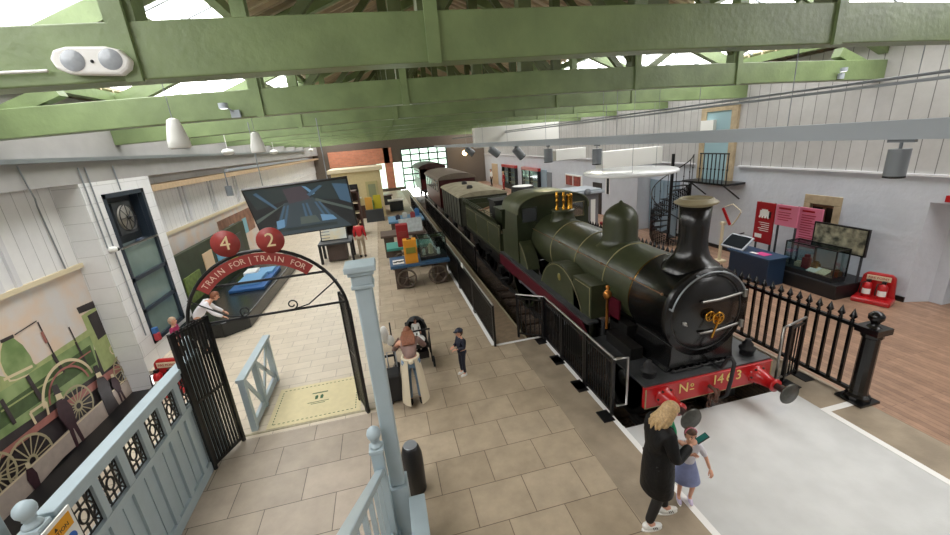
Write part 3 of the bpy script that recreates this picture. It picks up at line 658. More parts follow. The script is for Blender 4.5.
g=G(); g.tube([(3.22,5.0,1.1),(3.24,4.98,1.12),(3.42,4.96,1.12),(3.42,4.94,.25),(3.24,4.96,.25)],.022,8); tag(g.build('end_rail','steel'),'silver looped end rail closing the black railing behind the blonde woman','rail')
t=panel('railing_panel','short railing panel with silver top beside the right buffer',(6.50,4.86,0),(6.98,4.98,0),1.15,None,bars=5,indiv=True,foot=True)
g=G(); g.tube([(6.48,4.86,1.15),(6.36,4.86,1.12),(6.36,4.86,.12),(6.5,4.86,.12)],.02,8); g.build('end_loop','steel',t)
# ornamental fence on the right
XF=7.16
F=thing('iron_fence','black iron fence with pointed finials between the track and timber floor','fence',(XF,12,0))
G().box(XF-.03,XF+.03,4.2,22,1.22,1.28).build('top_rail','gloss',F); G().box(XF-.03,XF+.03,4.2,22,.1,.16).build('bottom_rail','gloss',F)
k=0; y=4.4; rest=G(); me_b=None
while y<22:
    fin=[(.0,0),(.038,.0),(.024,.03),(.036,.05),(.018,.07),(.056,.115),(.036,.16),(.014,.22),(0,.26)]
    if k<50:
        if me_b is None:
            b=G().box(XF-.022,XF+.022,y-.022,y+.022,.12,1.25).build('bar','gloss',F); f=G().lathe(fin,(XF,y,1.27),n=8).build('finial','gloss',b); me_b=(b,f,y)
        else:
            b=me_b[0].copy(); f=me_b[1].copy(); COL.objects.link(b); COL.objects.link(f); b.parent=F; f.parent=b; b.location=(0,y-me_b[2],0)
    else: rest.box(XF-.022,XF+.022,y-.022,y+.022,.12,1.25).lathe(fin,(XF,y,1.27),n=6)
    y+=.178;k+=1
rest.build('bar','gloss',F,kind='stuff')
ps=G().box(XF-.2,XF+.2,3.9,4.3,.003,.04).lathe([(.17,.04),(.17,.1),(.13,.14),(.12,.2),(.115,1.15),(.14,1.17),(.14,1.24),(.1,1.26)],(XF,4.1,0),n=12,smooth=False).box(XF-.16,XF+.16,3.94,4.26,1.24,1.34).lathe([(.1,1.34),(.05,1.38),(.06,1.42),(.1,1.47),(.1,1.53),(.06,1.58),(0,1.6)],(XF,4.1,0),n=16)
ps.build('end_post','gloss',F)
# ================= STAIR FOOT / BALUSTRADE =================
B=thing('balustrade','pale blue boarded balustrade with black lattice panels beside the mural','balustrade',(-3.25,4.9,0))
XB=-3.25
G().box(XB-.09,XB+.07,3.5,6.35,1.75,1.82).build('top_rail','pblue',B,.01)
G().box(XB-.045,XB+.045,3.5,6.35,1.67,1.75).box(XB-.045,XB+.045,3.5,6.35,1.13,1.22).box(XB-.05,XB+.05,3.5,6.35,.0,.16).build('cross_rail','pblue',B)
lc=[5.95,5.50,5.07,4.64,4.21,3.80]; hw=.16
edges=[6.35]+[ (lc[i]+lc[i+1])/2 for i in range(5)]+[3.5]
for i,y in enumerate(lc):
    g=G(); g.box(XB-.04,XB+.04,y+hw,edges[i] if i==0 else lc[i-1]-hw,1.22,1.67)
    g.build('panel_post','pblue',B)
    if i==5: G().box(XB-.04,XB+.04,3.5,y-hw,1.22,1.67).build('panel_post','pblue',B)
    g=G(); z0,z1=1.22,1.67; zc=(z0+z1)/2
    def bb_(a,b): g.bar((XB,y+a[0],zc+a[1]),(XB,y+b[0],zc+b[1]),.015,.015,up=(1,0,0))
    for s in(-1,1):
        bb_((s*.16,-.21),(s*.16,.21)); bb_((-.16,s*.205),(.16,s*.205)); bb_((-.16,s*.115),(.16,s*.115)); bb_((s*.085,-.21),(s*.085,.21))
        for r in(-1,1): bb_((s*.16,r*.0+0),(s*.085,r*.115)); pass
        bb_((s*.16,0),(s*.055,0)); bb_((0,s*.21),(0,s*.07)); bb_((s*.16,.21),(s*.085,.115)); bb_((s*.16,-.21),(s*.085,-.115))
    g.tube([(XB,y+.055*math.cos(t*PI/8),zc+.07*math.sin(t*PI/8)) for t in range(16)],.012,6,closed=True)
    g.build('lattice_panel','black',B)
g=G(); g.box(XB-.02,XB+.012,3.5,6.35,.16,1.13)
y=3.55
while y<6.35: g.box(XB+.012,XB+.024,y,y+.012,.16,1.13); y+=.215
g.build('boarding','pblue',B)
g=G()
for y in (6.3,5.72,5.28,4.85,4.42,4.0,3.6): g.box(XB-.045,XB+.045,y-.05,y+.05,.16,1.13)
g.build('stile','pblue',B)
ballp=lambda z:[(.062,z),(.07,z+.015),(.06,z+.035),(.038,z+.05),(.038,z+.07),(.05,z+.08),(.04,z+.095),(.055,z+.11),(.072,z+.14),(.077,z+.175),(.066,z+.215),(.036,z+.245),(.012,z+.258),(.0,z+.26)]
def newel(name,label,x,y,h,parent=None):
    t=thing(name,label,'newel post',(x,y,0))
    G().box(x-.065,x+.065,y-.065,y+.065,0,h-.05).box(x-.09,x+.09,y-.09,y+.09,0,.2).box(x-.078,x+.078,y-.078,y+.078,h-.05,h).build('post','pblue',t,.012)
    G().lathe([(.0,h)]+ballp(h),(x,y,0),n=20).build('ball_finial','pblue',t); return t
newel('newel_post','pale blue newel post with ball finial at the far end of the lattice balustrade',XB,6.44,1.84)
newel('newel_post','pale blue newel post with ball finial beside the yellow caution sign',XB,3.38,1.82)
def tallpost(label,x,y):
    t=thing('lamp_post' if 0 else 'timber_post',label,'post',(x,y,0))
    G().prism([(x-.085,y-.085),(x+.085,y-.085),(x+.085,y+.085),(x-.085,y+.085)],'z',.8,3.3).build('shaft','pblue',t,.02)
    G().box(x-.11,x+.11,y-.11,y+.11,3.3,3.34).box(x-.10,x+.10,y-.10,y+.10,3.34,3.44).box(x-.125,x+.125,y-.125,y+.125,3.44,3.48).box(x-.15,x+.15,y-.15,y+.15,3.48,3.54).build('capital','pblue',t,.008)
    G().box(x-.115,x+.115,y-.13,y+.13,0,.80).build('plinth','pblue',t,.01)
    return t
tallpost('tall pale blue square post with moulded capital beside the black bin',-.32,3.95)
t=thing('timber_post','tall pale blue post at the left edge behind the ball newel','post',(-3.75,3.45,0)); G().box(-3.87,-3.63,3.35,3.6,0,3.3).build('shaft','pblue',t,.015); G().box(-3.9,-3.6,3.3,3.62,3.3,3.5).build('capital','pblue',t)
newel('newel_post','pale blue newel post with ball finial at the foot of the stair handrail',-.47,3.78,1.5)
H=thing('stair_handrail','pale blue sloping stair handrail rising towards the camera','handrail',(-.45,2.8,0))
a=Vector((-.47,3.72,1.2)); b=Vector((-.47,1.4,2.87)); G().bar(a,b,.09,.06).build('handrail','pblue',H,.01); G().bar(a-Vector((0,0,.95)),b-Vector((0,0,.95)),.04,.1).build('string_board','pblue',H)
for k in range(6):
    p=a.lerp(b,(k+.7)/6.5); G().box(p.x-.02,p.x+.02,p.y-.02,p.y+.02,p.z-.93,p.z-.03).build('baluster','pblue',H)
g=G(); g.box(-.2,-.05,2.6,3.75,.02,.62).box(-.22,-.03,2.55,3.8,.62,.68); tag(g.build('skirting_box','pblue',bevel=.01),'low pale blue panelled box beside the tall post at the bottom edge','box')
# caution sign
S=thing('caution_sign','white caution sign with yellow and blue bands on the balustrade rail','sign',(-3.14,3.42,1.4))
G().box(-3.16,-3.145,3.2,3.6,1.36,1.78).build('board','pwhite',S)
fs=lambda y,z:frame((-3.141,y,z),(0,-1,0),(0,0,1))
fs=lambda y,z:frame((-3.141,y,z),(0,1,0),(0,0,1))
g=G(); g.box(-3.145,-3.142,3.23,3.57,1.60,1.74); g.build('yellow_band',mat('yel',(228,160,30),.5),S)
g=G(); g.text('CAUTION',.055,fs(3.4,1.65),.002); g.poly([(-3.1405,3.38,1.685),(-3.1405,3.42,1.685),(-3.1405,3.40,1.725)]); g.build('lettering','black',S)
g=G(); g.lathe([(0,0),(.055,0),(.055,.003),(0,.003)],(-3.145,3.50,1.50),(1,0,0),20).box(-3.145,-3.142,3.25,3.42,1.44,1.54); g.build('blue_mark',mat('bluem',(40,100,190),.5),S)
# ================= PLATFORM GATE =================
YG=6.55
A=thing('gate_arch','black iron gate arch carrying a curved red TRAIN FOR sign','gate arch',(-1.98,YG,0))
cx_,cz_,Rr=-2.03,2.06,1.2
G().tube([(cx_+Rr*math.cos(PI*k/28),YG,cz_+Rr*math.sin(PI*k/28)) for k in range(29)],.028,8).build('arch','black',A)
g=G(); g.tube([(-3.23,YG,0),(-3.23,YG,2.08)],.035,8); g.build('upright','black',A)
g=G(); g.tube([(-.83,YG,0),(-.83,YG,2.08)],.035,8); g.build('upright','black',A)
G().bar((-3.0,YG,2.78),(-1.06,YG,2.78),.02,.035).build('tie_bar','blackm',A); G().bar((-3.3,YG,2.2),(-.86,YG,2.22),.02,.035).build('tie_bar','blackm',A)
for s in(-1,1):
    pts=[(cx_+s*(.18+.0),YG,2.26)]
    c=(cx_+s*.35,2.31); pts=[(c[0]+(.09-.004*k)*math.cos(-PI/2+s*k*.5),YG,c[1]+(.09-.004*k)*math.sin(-PI/2+s*k*.5)) for k in range(16)]
    G().tube([(cx_+s*1.1,YG,2.62),(cx_+s*.6,YG,2.27)]+pts,.012,6).build('scroll','blackm',A)
SP=thing('arch_sign','curved red sign reading TRAIN FOR twice on the gate arch','sign',(cx_,YG,cz_))
ra,rb=.99,1.17; n=30; vs=[];
a0,a1=math.radians(47),math.radians(141)
g=G(); P0=[(cx_+rb*math.cos(a0+(a1-a0)*k/n),cz_+rb*math.sin(a0+(a1-a0)*k/n)) for k in range(n+1)]; P1=[(cx_+ra*math.cos(a0+(a1-a0)*k/n),cz_+ra*math.sin(a0+(a1-a0)*k/n)) for k in range(n+1)]
for k in range(n): g.prism([P0[k],P0[k+1],P1[k+1],P1[k]],'y',YG-.05,YG-.03)
g.build('sign_band','signred',SP)
def arctext(g,txt,am,adv,size):
    for i,ch in enumerate(txt):
        if ch==' ': continue
        a=am-(i-(len(txt)-1)/2)*adv; rr=(ra+rb)/2
        g.text(ch,size,frame((cx_+rr*math.cos(a),YG-.052,cz_+rr*math.sin(a)),(math.sin(a),0,-math.cos(a)),(math.cos(a),0,math.sin(a))),.005)
g=G(); arctext(g,'TRAIN FOR',math.radians(118),.078,.125); arctext(g,'|',math.radians(94.5),.08,.14); arctext(g,'TRAIN FOR',math.radians(71),.078,.125)
g.build('lettering',mat('lett',(226,196,176),.5),SP)
for ch,x,z,lab in (('4',-2.38,3.43,'round red disc numbered 4 above the gate arch'),('2',-1.76,3.40,'round red disc numbered 2 above the gate arch')):
    t=thing('platform_disc',lab,'sign',(x,YG,z-.2),'platform number discs'); G().lathe([(0,0),(.195,0),(.2,.01),(.2,.03),(0,.03)],(x,YG-.03,z),(0,-1,0),32).build('disc','signred',t)
    G().text(ch,.3,frame((x,YG-.062,z),(1,0,0),(0,0,1)),.005).build('number',mat('numc',(226,204,160),.5),t); G().bar((x,YG,z-.25),(x,YG,z),.03,.02).build('bracket','black',t)
def leaf(label,p,q,h,nb):
    p=Vector(p);q=Vector(q);t=thing('folding_gate',label,'gate',tuple((p+q)/2)); up=Vector((0,0,1)); d=(q-p).normalized()
    for c in (p,q): G().bar(c,c+up*h,.05,.05,up=d).build('stile','black',t)
    [G().bar(p+up*zz,q+up*zz,.03,.04).build('rail','black',t) for zz in (.08,h*.5,h-.05)]
    for k in range(1,nb):
        c=p.lerp(q,k/nb); G().bar(c+up*.08,c+up*(h+.0),.022,.03,up=d).build('bar','black',t)
leaf('black folding gate leaf with close bars beside the lattice balustrade',(-3.18,5.93,0),(-2.93,6.5,0),2.36,11)
leaf('black folding gate leaf beside the tall blue post',(-.86,6.6,0),(-1.0,7.0,0),2.25,6)
# entry mat
Mt=thing('floor_mat','pale yellow floor mat with green dotted border in the gateway','mat',(-1.75,7.25,0))
G().box(-2.62,-.98,6.66,7.92,.001,.008).build('mat','matc' if 0 else mat('matc',(220,208,166),.7,var=.04),Mt)
g=G(); k=0
x=-2.52
while x<-1.08:
    g.box(x,x+.04,6.75,6.765,.008,.010).box(x,x+.04,7.81,7.825,.008,.010); x+=.08
y=6.76
while y<7.8: g.box(-2.54,-2.525,y,y+.04,.008,.010).box(-1.08,-1.065,y,y+.04,.008,.010); y+=.08
g.build('border',mat('dkg',(52,92,60),.7),Mt)
g=G()
for s in(-1,1): g.prism([(-1.8+s*.05-.025,7.32),(-1.8+s*.05+.025,7.32),(-1.8+s*.05+.03,7.42),(-1.8+s*.05,7.46),(-1.8+s*.05-.03,7.42)],'z',.008,.010)
g.box(-1.95,-1.65,7.52,7.55,.008,.010).box(-2.0,-1.6,7.22,7.235,.008,.010).box(-1.93,-1.67,7.17,7.185,.008,.010)
g.build('print','dkg',Mt)
g=G().box(-3.1,-.7,6.60,6.64,.0005,.012); tag(g.build('threshold_strip','lead'),'thin metal threshold strip across the floor beneath the gate arch','strip')
# white railing beyond the gate
W=thing('stair_railing','pale blue railing with flat handrail beyond the black gate','railing',(-2.8,7.55,0))
G().box(-2.88,-2.74,6.68,8.45,1.0,1.06).build('handrail','pblue',W,.008); G().box(-2.84,-2.78,6.75,8.40,.02,.16).build('base_rail','pblue',W)
for y in (6.75,7.45,8.36): G().box(-2.86,-2.76,y-.05,y+.05,.0,1.0).build('post','pblue',W)
G().bar((-2.81,6.85,.95),(-2.81,7.4,.15),.03,.08).bar((-2.81,7.5,.95),(-2.81,8.3,.15),.03,.08).bar((-2.81,7.5,.15),(-2.81,8.3,.95),.03,.08).build('brace','pblue',W)
# ================= FIRE POINTS =================
def firepoint(label,loc,rz):
    t=thing('extinguisher_stand',label,'fire extinguisher stand',(0,0,0),'red fire extinguisher stands')
    G().prism([(-.34,0),(.34,0),(.34,.12),(.30,.62),(.22,.70),(-.22,.70),(-.30,.62),(-.34,.12)],'y',.12,.22).box(-.36,.36,-.28,.2,0,.12).build('stand','red',t,.03)
    lb=G().box(-.22,.22,.105,.118,.52,.64).build('label_panel','cream',t); G().text('FIRE POINT',.075,frame((0,.10,.58),(1,0,0),(0,0,1)),.004).build('lettering','red',lb)
    for s,c in((-1,'red'),(1,'red')):
        e=G().lathe([(.085,.12),(.09,.14),(.09,.42),(.06,.48),(.03,.5),(0,.5)],(s*.14,-.04,0),n=18).build('extinguisher',c,t)
        G().box(s*.14-.04,s*.14+.04,-.07,0,.5,.56).tube([(s*.14,-.04,.52),(s*.14-.1,-.1,.48),(s*.14-.11,-.12,.3),(s*.14-.1,-.13,.2)],.014,6).build('hose','black',e)
        G().lathe([(.092,.2),(.092,.34)],(s*.14,-.04,0),n=18,a0=-2.6,a1=-.5).build('label_band','pwhite',e)
    ORG[t.name]=None; t.location=loc; t.rotation_euler=(0,0,rz)
    return t
firepoint('red fire extinguisher stand against the white wall on the timber floor',(11.45,6.72,.003),-PI/2+.35)
firepoint('red fire extinguisher stand behind the lattice balustrade',(-5.0,8.75,0),-.2)
# ================= MURAL =================
XM=-6.53
def mp(x,y): p=PX(x,y,XM); return (p.y,p.z)
murm=['msky','mgr','mgrd','mred','mfloor','mdark','mcream','mgrl','mline']
mat('msky',(214,210,208),.6,rgb2=(222,200,180),scale=1.8); mat('mgr',(112,138,84),.6,rgb2=(150,170,116),scale=2.6); mat('mgrd',(70,92,52),.6,var=.2)
mat('mred',(170,110,100),.6,var=.1); mat('mfloor',(188,172,160),.6,var=.08); mat('mdark',(56,48,50),.6,var=.25,scale=4); mat('mcream',(222,206,170),.6); mat('mgrl',(164,176,118),.6,var=.1); mat('mline',(176,164,130),.6); mat('mfig',(62,34,42),.6,var=.2)
murm.append('mfig')
MU=G(); MU.box(-6.55,XM,3.0,9.93,-.45,2.66,0); LV=[0]
def lay(pts,m,lv=None):
    LV[0]+=1; x=XM+.0006*LV[0]; q=[mp(*p) for p in pts]; MU.add([(x,a,b) for a,b in q],[tuple(range(len(q)))],m)
def bar2(p,q,w,m):
    p=Vector(mp(*p));q=Vector(mp(*q));d=(q-p).normalized(); nn=Vector((-d.y,d.x))*w/2; LV[0]+=1; x=XM+.0006*LV[0]
    MU.add([(x,*(p+nn)),(x,*(q+nn)),(x,*(q-nn)),(x,*(p-nn))],[(0,1,2,3)],m)
def ring2(c,r0,r1,m,a0=0,a1=2*PI,n=28,sy=1):
    cy,cz=mp(*c); LV[0]+=1; x=XM+.0006*LV[0]; vs=[];fs=[]
    for k in range(n+1):
        a=a0+(a1-a0)*k/n; vs+=[(x,cy+r1*math.cos(a)*sy,cz+r1*math.sin(a)),(x,cy+r0*math.cos(a)*sy,cz+r0*math.sin(a))]
    for k in range(n): fs.append((2*k,2*k+2,2*k+3,2*k+1))
    MU.add(vs,fs,m)
def disc2(c,r,m,sy=1): ring2(c,0.001,r,m,sy=sy)
lay([(-120,465),(0,405),(60,352),(124,348),(136,390),(64,456),(-30,560)],5)
lay([(-120,500),(-30,470),(0,448),(128,348),(128,352),(136,390),(60,458),(-40,560)],5)
lay([(-60,430),(35,373),(90,333),(100,372),(0,440),(-60,480)],1)   # boiler
lay([(-60,440),(0,400),(90,345),(96,362),(0,430),(-60,470)],2)
lay([(-60,405),(0,390),(35,370),(92,330),(94,342),(0,408),(-60,445)],1)
lay([(-60,385),(-20,372),(10,378),(35,365),(90,328),(92,334),(0,392),(-60,415)],7)
lay([(81,316),(98,305),(124,355),(104,372),(96,352)],7); lay([(76,308),(97,299),(99,306),(79,314)],5); lay([(87,316),(97,310),(107,333),(98,340)],5)
lay([(106,348),(113,342),(119,350),(112,356)],7)
ring2((113,349),.10,.13,6,n=8)
dome=[(2,343),(12,337),(14,339),(22,345),(30,356),(33,363),(37,366),(28,374),(16,379),(10,380),(4,372),(0,362),(0,352)]
lay([(p[0]-1.5,p[1]-1) if i<7 else (p[0]-1,p[1]+2) for i,p in enumerate(dome)],6); lay(dome,1); bar2((0,342),(13,336),.06,5); bar2((3,380),(32,366),.05,6)
bar2((14,335),(36,321),.02,5); bar2((37,322),(53,354),.03,5); bar2((41,332),(46,343),.06,3); bar2((52,354),(63,373),.08,5); bar2((68,327),(75,341),.03,5); bar2((75,342),(88,368),.05,5); bar2((62,370),(90,351),.03,3); bar2((0,412),(62,372),.03,7); bar2((26,376),(41,400),.08,5); bar2((0,400),(14,424),.07,5)
bar2((29,413),(45,402),.05,6); bar2((45,402),(48,416),.05,6); bar2((29,413),(35,424),.05,6); 
ring2((71,393),.62,.68,6,a0=.1,a1=PI*.95); ring2((71,393),.50,.54,3,a0=.1,a1=PI*.95); 
lay([(0,452),(60,405),(122,361),(127,366),(64,411),(0,459)],3)
for c,r in (((77,406),.42),((30,461),.46),((122,368),.36),((-10,480),.4)):
    ring2(c,r*.9,r,8)
    cy,cz=mp(*c)
    for k in range(16):
        a=k*PI/8; LV[0]+=1; x=XM+.0006*LV[0]; d=Vector((math.cos(a),math.sin(a))); nn=Vector((-d.y,d.x))*.012; p=Vector((cy,cz))+d*.1; q=Vector((cy,cz))+d*r*.92
        MU.add([(x,*(p+nn)),(x,*(q+nn)),(x,*(q-nn)),(x,*(p-nn))],[(0,1,2,3)],8)
    ring2(c,.06,.11,8); 
lay([(-40,525),(20,472),(78,418),(134,372),(137,390),(60,458),(-30,560)],4); bar2((-20,510),(132,371),.03,6)
def fig(c,h,m,hat=True,skirt=False,m2=None):
    x0,y0=c; u=h/55.
    dx,dy=.36,1.0
    def q(a,b): return (x0+a*u+b*u*.42, y0+b*u-a*u*.45)
    lay([q(-4,12),q(4,12),q(7,20),q(6,34),q(2,38) if not skirt else q(9,54),q(-3,38) if not skirt else q(-7,54),q(-7,24)],m)
    if not skirt: lay([q(-3,36),q(1,36),q(0,55),q(-3,55)],m); lay([q(1,36),q(5,35),q(7,54),q(4,55)],m)
    lay([q(-2.5,5),q(2.5,5),q(3,11),q(-3,11)],6 if m2 is None else m2)
    if hat: lay([q(-2.5,-2),q(2.5,-2),q(3,5),q(5,6),q(-5,6),q(-3,5)],5)
fig((51,388),60,9); fig((92,368),48,5,skirt=True); fig((107,372),30,9,hat=False); fig((20,460),44,9,hat=False)
MURT=thing('wall_mural','painted mural of a green steam engine and figures on the left wall','mural',(-6.5,6.5,-.45))
MU.build('painted_board',murm,MURT)
G().text('1463',.17,Matrix.Translation((XM+.12,)+mp(15,357))@Matrix(((0,0,1,0),(1,0,0,0),(0,1,0,0),(0,0,0,1))),.002).build('lettering','mdark',MURT) if 0 else None
# ================= LEFT HALL =================
PL=thing('display_plinth','long low black glossy display plinth along the left wall','plinth',(-5.2,15,0))
G().prism([(-5.9,11.4),(-4.75,11.25),(-4.2,11.7),(-4.0,18.2),(-4.4,19.0),(-5.9,19.2)],'z',0,.42).build('plinth_body',mat('plg',(30,34,34),.25),PL,.03)
# graphics wall behind the plinth
GW=thing('graphic_board','dark green display board with coloured panels on the left wall','display board',(-6.1,15,0))
G().box(-6.2,-6.05,12.7,19,.0,2.1).build('board',mat('gwb',(52,62,44),.5,var=.25,scale=2),GW)
for y,c,nm in ((14.4,(226,196,158),'panel'),(15.5,(120,180,210),'panel'),(16.6,(170,206,50),'panel'),(17.6,(60,66,60),'panel')):
    G().box(-6.05,-6.02,y,y+.75,.75,1.75).build('panel',mat('gp%d'%int(y*10),c,.5),GW)
G().box(-6.05,-6.01,12.8,13.9,.6,1.4).build('panel',mat('gpx',(110,128,60),.5,var=.3),GW)
MB_=thing('wall_mural','painted station building mural on the far left wall behind the number discs','mural',(-6.5,18,1.4))
G().box(-6.55,-6.5,12.7,27,.1,2.6).build('painted_board','msky',MB_); g=G().box(-6.5,-6.49,17.5,22,1.3,2.35); g.build('painted_building',mat('mb2',(150,110,90),.6,var=.3,scale=3),MB_); [G().box(-6.49,-6.485,yy,yy+.6,1.3,2.0).build('painted_arch',mat('mb3',(130,180,196),.6),MB_) for yy in (18.6,20.3)]
BM=thing('model_case','blue layered scale model lying on the long black plinth','model',(-4.7,15.2,.42))
G().box(-5.4,-4.3,13.9,16.4,.42,.52).build('base',mat('blue',(44,92,150),.45),BM,.02); G().box(-5.2,-4.5,14.3,15.3,.52,.66).box(-5.0,-4.4,15.5,16.2,.52,.6).build('relief',mat('blue2',(110,160,200),.5),BM)
G().box(-5.3,-4.9,15.3,15.9,.52,.7).build('figure','pwhite',BM)
# hanging screen
TL=PY(240,188,11);TR=PY(348,178,11.1);BL=PY(264,240,11.75);BR=PY(357,223,11.75)
c=(TL+TR+BL+BR)/4; xa=((TR-TL)+(BR-BL)).normalized(); ya=((TL-BL)+(TR-BR)).normalized(); ya=(ya-xa*ya.dot(xa)).normalized(); wz=xa.cross(ya)
W_=((TR-TL).length+(BR-BL).length)/2; H_=((TL-BL).length+(TR-BR).length)/2
TV=thing('hanging_screen','large black screen hung from the roof showing a blue station concourse','screen',tuple(c))
mm=Matrix((xa,ya,wz)).transposed()
G().obox(c,(W_,H_,.08),mm).build('casing','black',TV,.01)
mscr=bpy.data.materials.new('screenimg'); mscr.use_nodes=True; MATS['screenimg']=mscr
nt=mscr.node_tree; b=nt.nodes['Principled BSDF']; b.inputs['Base Color'].default_value=(.01,.015,.02,1); b.inputs['Roughness'].default_value=.15
def emat(name,rgb,st=1.0):
    m=mat(name,rgb,.3); b=m.node_tree.nodes['Principled BSDF']; b.inputs['Base Color'].default_value=(.01,.01,.012,1); b.inputs['Emission Color'].default_value=lin(rgb); b.inputs['Emission Strength'].default_value=st; return m
ems=[emat('e0',(16,22,26)),emat('e1',(40,52,58)),emat('e2',(50,74,92)),emat('e3',(82,116,142)),emat('e4',(62,72,68)),emat('e5',(26,38,40)),emat('e6',(52,46,52))]
g=G(); lv=[0]
def sp(pts,m):
    lv[0]+=1; g.add([c+xa*(u*W_*.485)+ya*(v*H_*.475)+wz*(.041+.0005*lv[0]) for u,v in pts],[tuple(range(len(pts)))],m)
sp([(-1,-1),(1,-1),(1,1),(-1,1)],0); sp([(-1,1),(1,1),(.9,.2),(.3,.35),(-.1,.55),(-.9,.2)],5)
sp([(-.35,.35),(.25,.45),(.9,-1),(-.8,-1)],1); sp([(-.28,.9),(.12,.95),(.2,.4),(-.25,.3)],6)
sp([(-1,-.35),(-.35,.3),(-.3,.36),(-1,-.2)],4); sp([(.3,.4),(1,-.2),(1,-.32),(.28,.3)],4); sp([(.7,.9),(1,.8),(1,-.0),(.78,.2)],2)
for u in (-.62,-.5,.0,.12,.42,.55): sp([(u-.03,-.62),(u+.03,-.62),(u*.6+.04,.25),(u*.6,.25)],2)
sp([(-.62,-.35),(-.45,-.3),(-.5,-.65),(-.66,-.7)],3); sp([(.3,-.3),(.55,-.4),(.62,-.6),(.3,-.6)],3); sp([(-.12,-.3),(.2,-.3),(.26,-.62),(-.16,-.62)],4)
sp([(-.85,.85),(-.78,.9),(-.5,.2),(-.54,.15)],2); sp([(.1,.95),(.18,.9),(.32,.6),(.26,.55)],3); sp([(.15,.6),(.45,.9),(.5,.85),(.2,.5)],2)
sp([(-1,-.7),(.6,-.72),(.6,-.86),(-1,-.84)],5)
g.build('picture',ems,TV)
G().cyl(TL.lerp(TR,.2),TL.lerp(TR,.2)+Vector((0,0,1.5)),.012,n=6).build('hanger','galv',TV); G().cyl(TL.lerp(TR,.8),TL.lerp(TR,.8)+Vector((0,0,1.5)),.012,n=6).build('hanger','galv',TV)
# demonstration table with angled panel
K=thing('display_table','dark display table with a lit angled panel near the red jacket','display table',(-2.27,18.1,0))
G().box(-3.0,-1.6,17.6,18.9,.82,.9).build('table_top','dgrey',K,.01)
G().box(-2.7,-1.9,17.9,18.7,.05,.82).build('cabinet',mat('brk',(86,72,66),.6),K)
for x in (-2.95,-1.65):
    for y in (17.75,18.75): G().box(x-.05,x+.05,y-.08,y+.08,0,.82).build('leg','blackm',K)
fr=frame((-2.35,18.35,1.28),(1,0,0),(0,.35,1)); 
G().obox((-2.35,18.37,1.28),(1.15,.85,.05),fr.to_3x3()).build('panel_frame','blackm',K); g=G(); g.obox((-2.35,18.34,1.29),(1.05,.75,.02),fr.to_3x3()); pn=g.build('panel_face',mat('pface',(206,212,206),.4,rgb2=(222,208,170),scale=2.5),K)
g=G(); 
for k in range(5): g.obox((-2.7,18.34-.012+.045*k-.09,1.29+.13*k-.26),(.35,.03,.02),fr.to_3x3())
g.build('print','mgrey',pn)
CH=thing('chair','black chair standing alone below the hanging screen','chair',(-3.0,20.5,0))
G().box(-3.25,-2.8,20.3,20.75,.44,.48).build('seat','blackm',CH); G().box(-3.25,-2.8,20.72,20.76,.6,.95).build('backrest','blackm',CH)
for x in(-3.22,-2.83):
    for y in(20.33,20.73): G().box(x-.015,x+.015,y-.015,y+.015,0,.9 if y>20.5 else .44).build('leg','iron',CH)
# shelf unit, cream kiosk and yellow stand
U=thing('shelf_unit','tall dark brown display unit beside the hanging screen','display unit',(-1.9,23.5,0))
G().box(-2.4,-1.3,23,24,0,.1).box(-2.4,-2.3,23,24,.1,2.5).box(-1.4,-1.3,23,24,.1,2.5).box(-2.4,-1.3,23.9,24,.1,2.5).box(-2.4,-1.3,23,24,2.4,2.5).build('carcass',mat('dkbr',(70,44,36),.5),U)
for z in(.7,1.25,1.8): G().box(-2.3,-1.4,23.02,23.9,z,z+.05).build('shelf','cream',U)
G().box(-2.2,-1.8,23.3,23.7,1.3,1.6).build('display_block',mat('tan',(176,130,90),.6),U)
KI=thing('kiosk','cream timber kiosk with panelled door and serving hatch','kiosk',(-1.6,30.5,0))
G().box(-3.2,.05,29,32,0,3.2).build('body',mat('kcr',(214,198,152),.55,var=.05),KI); G().box(-3.4,.25,28.8,32.2,3.2,3.45).build('cornice','cream',KI,.02)
d=G().box(-1.05,-.25,28.94,29,.05,2.5).build('door',mat('kdo',(190,180,130),.5),KI); G().box(-.9,-.4,28.92,28.94,1.3,2.3).build('pane',mat('kgl',(150,156,124),.2),d); G().sph((-.33,28.9,1.1),.03).build('handle','brass',d)
G().box(-2.6,-1.6,28.94,29,1.5,2.4).build('hatch','blackm',KI); G().box(-2.75,-1.45,28.75,29,1.42,1.5).build('counter','pwhite',KI)
G().box(-3.2,-1.3,28.9,29,.0,.9).build('panelling','dkbr',KI)
for y0,cc,lab,x0 in ((30.0,(196,160,50),'yellow and orange display panels on a dark base before the cream kiosk',-1.25),):
    t=thing('display_stand',lab,'display stand',(x0+.5,27.5,0)); G().box(x0,x0+1.15,27,28,0,.8).build('base','dgrey',t); G().box(x0+.05,x0+.5,27.3,27.4,.8,1.6).build('panel',mat('yl1',(214,160,70),.5),t); G().box(x0+.6,x0+1.1,27.3,27.4,.8,1.7).build('panel',mat('yl2',(190,176,40),.5),t); G().box(x0+.52,x0+.6,27.2,27.3,0,1.4).build('post',mat('gn',(90,130,60),.5),t)
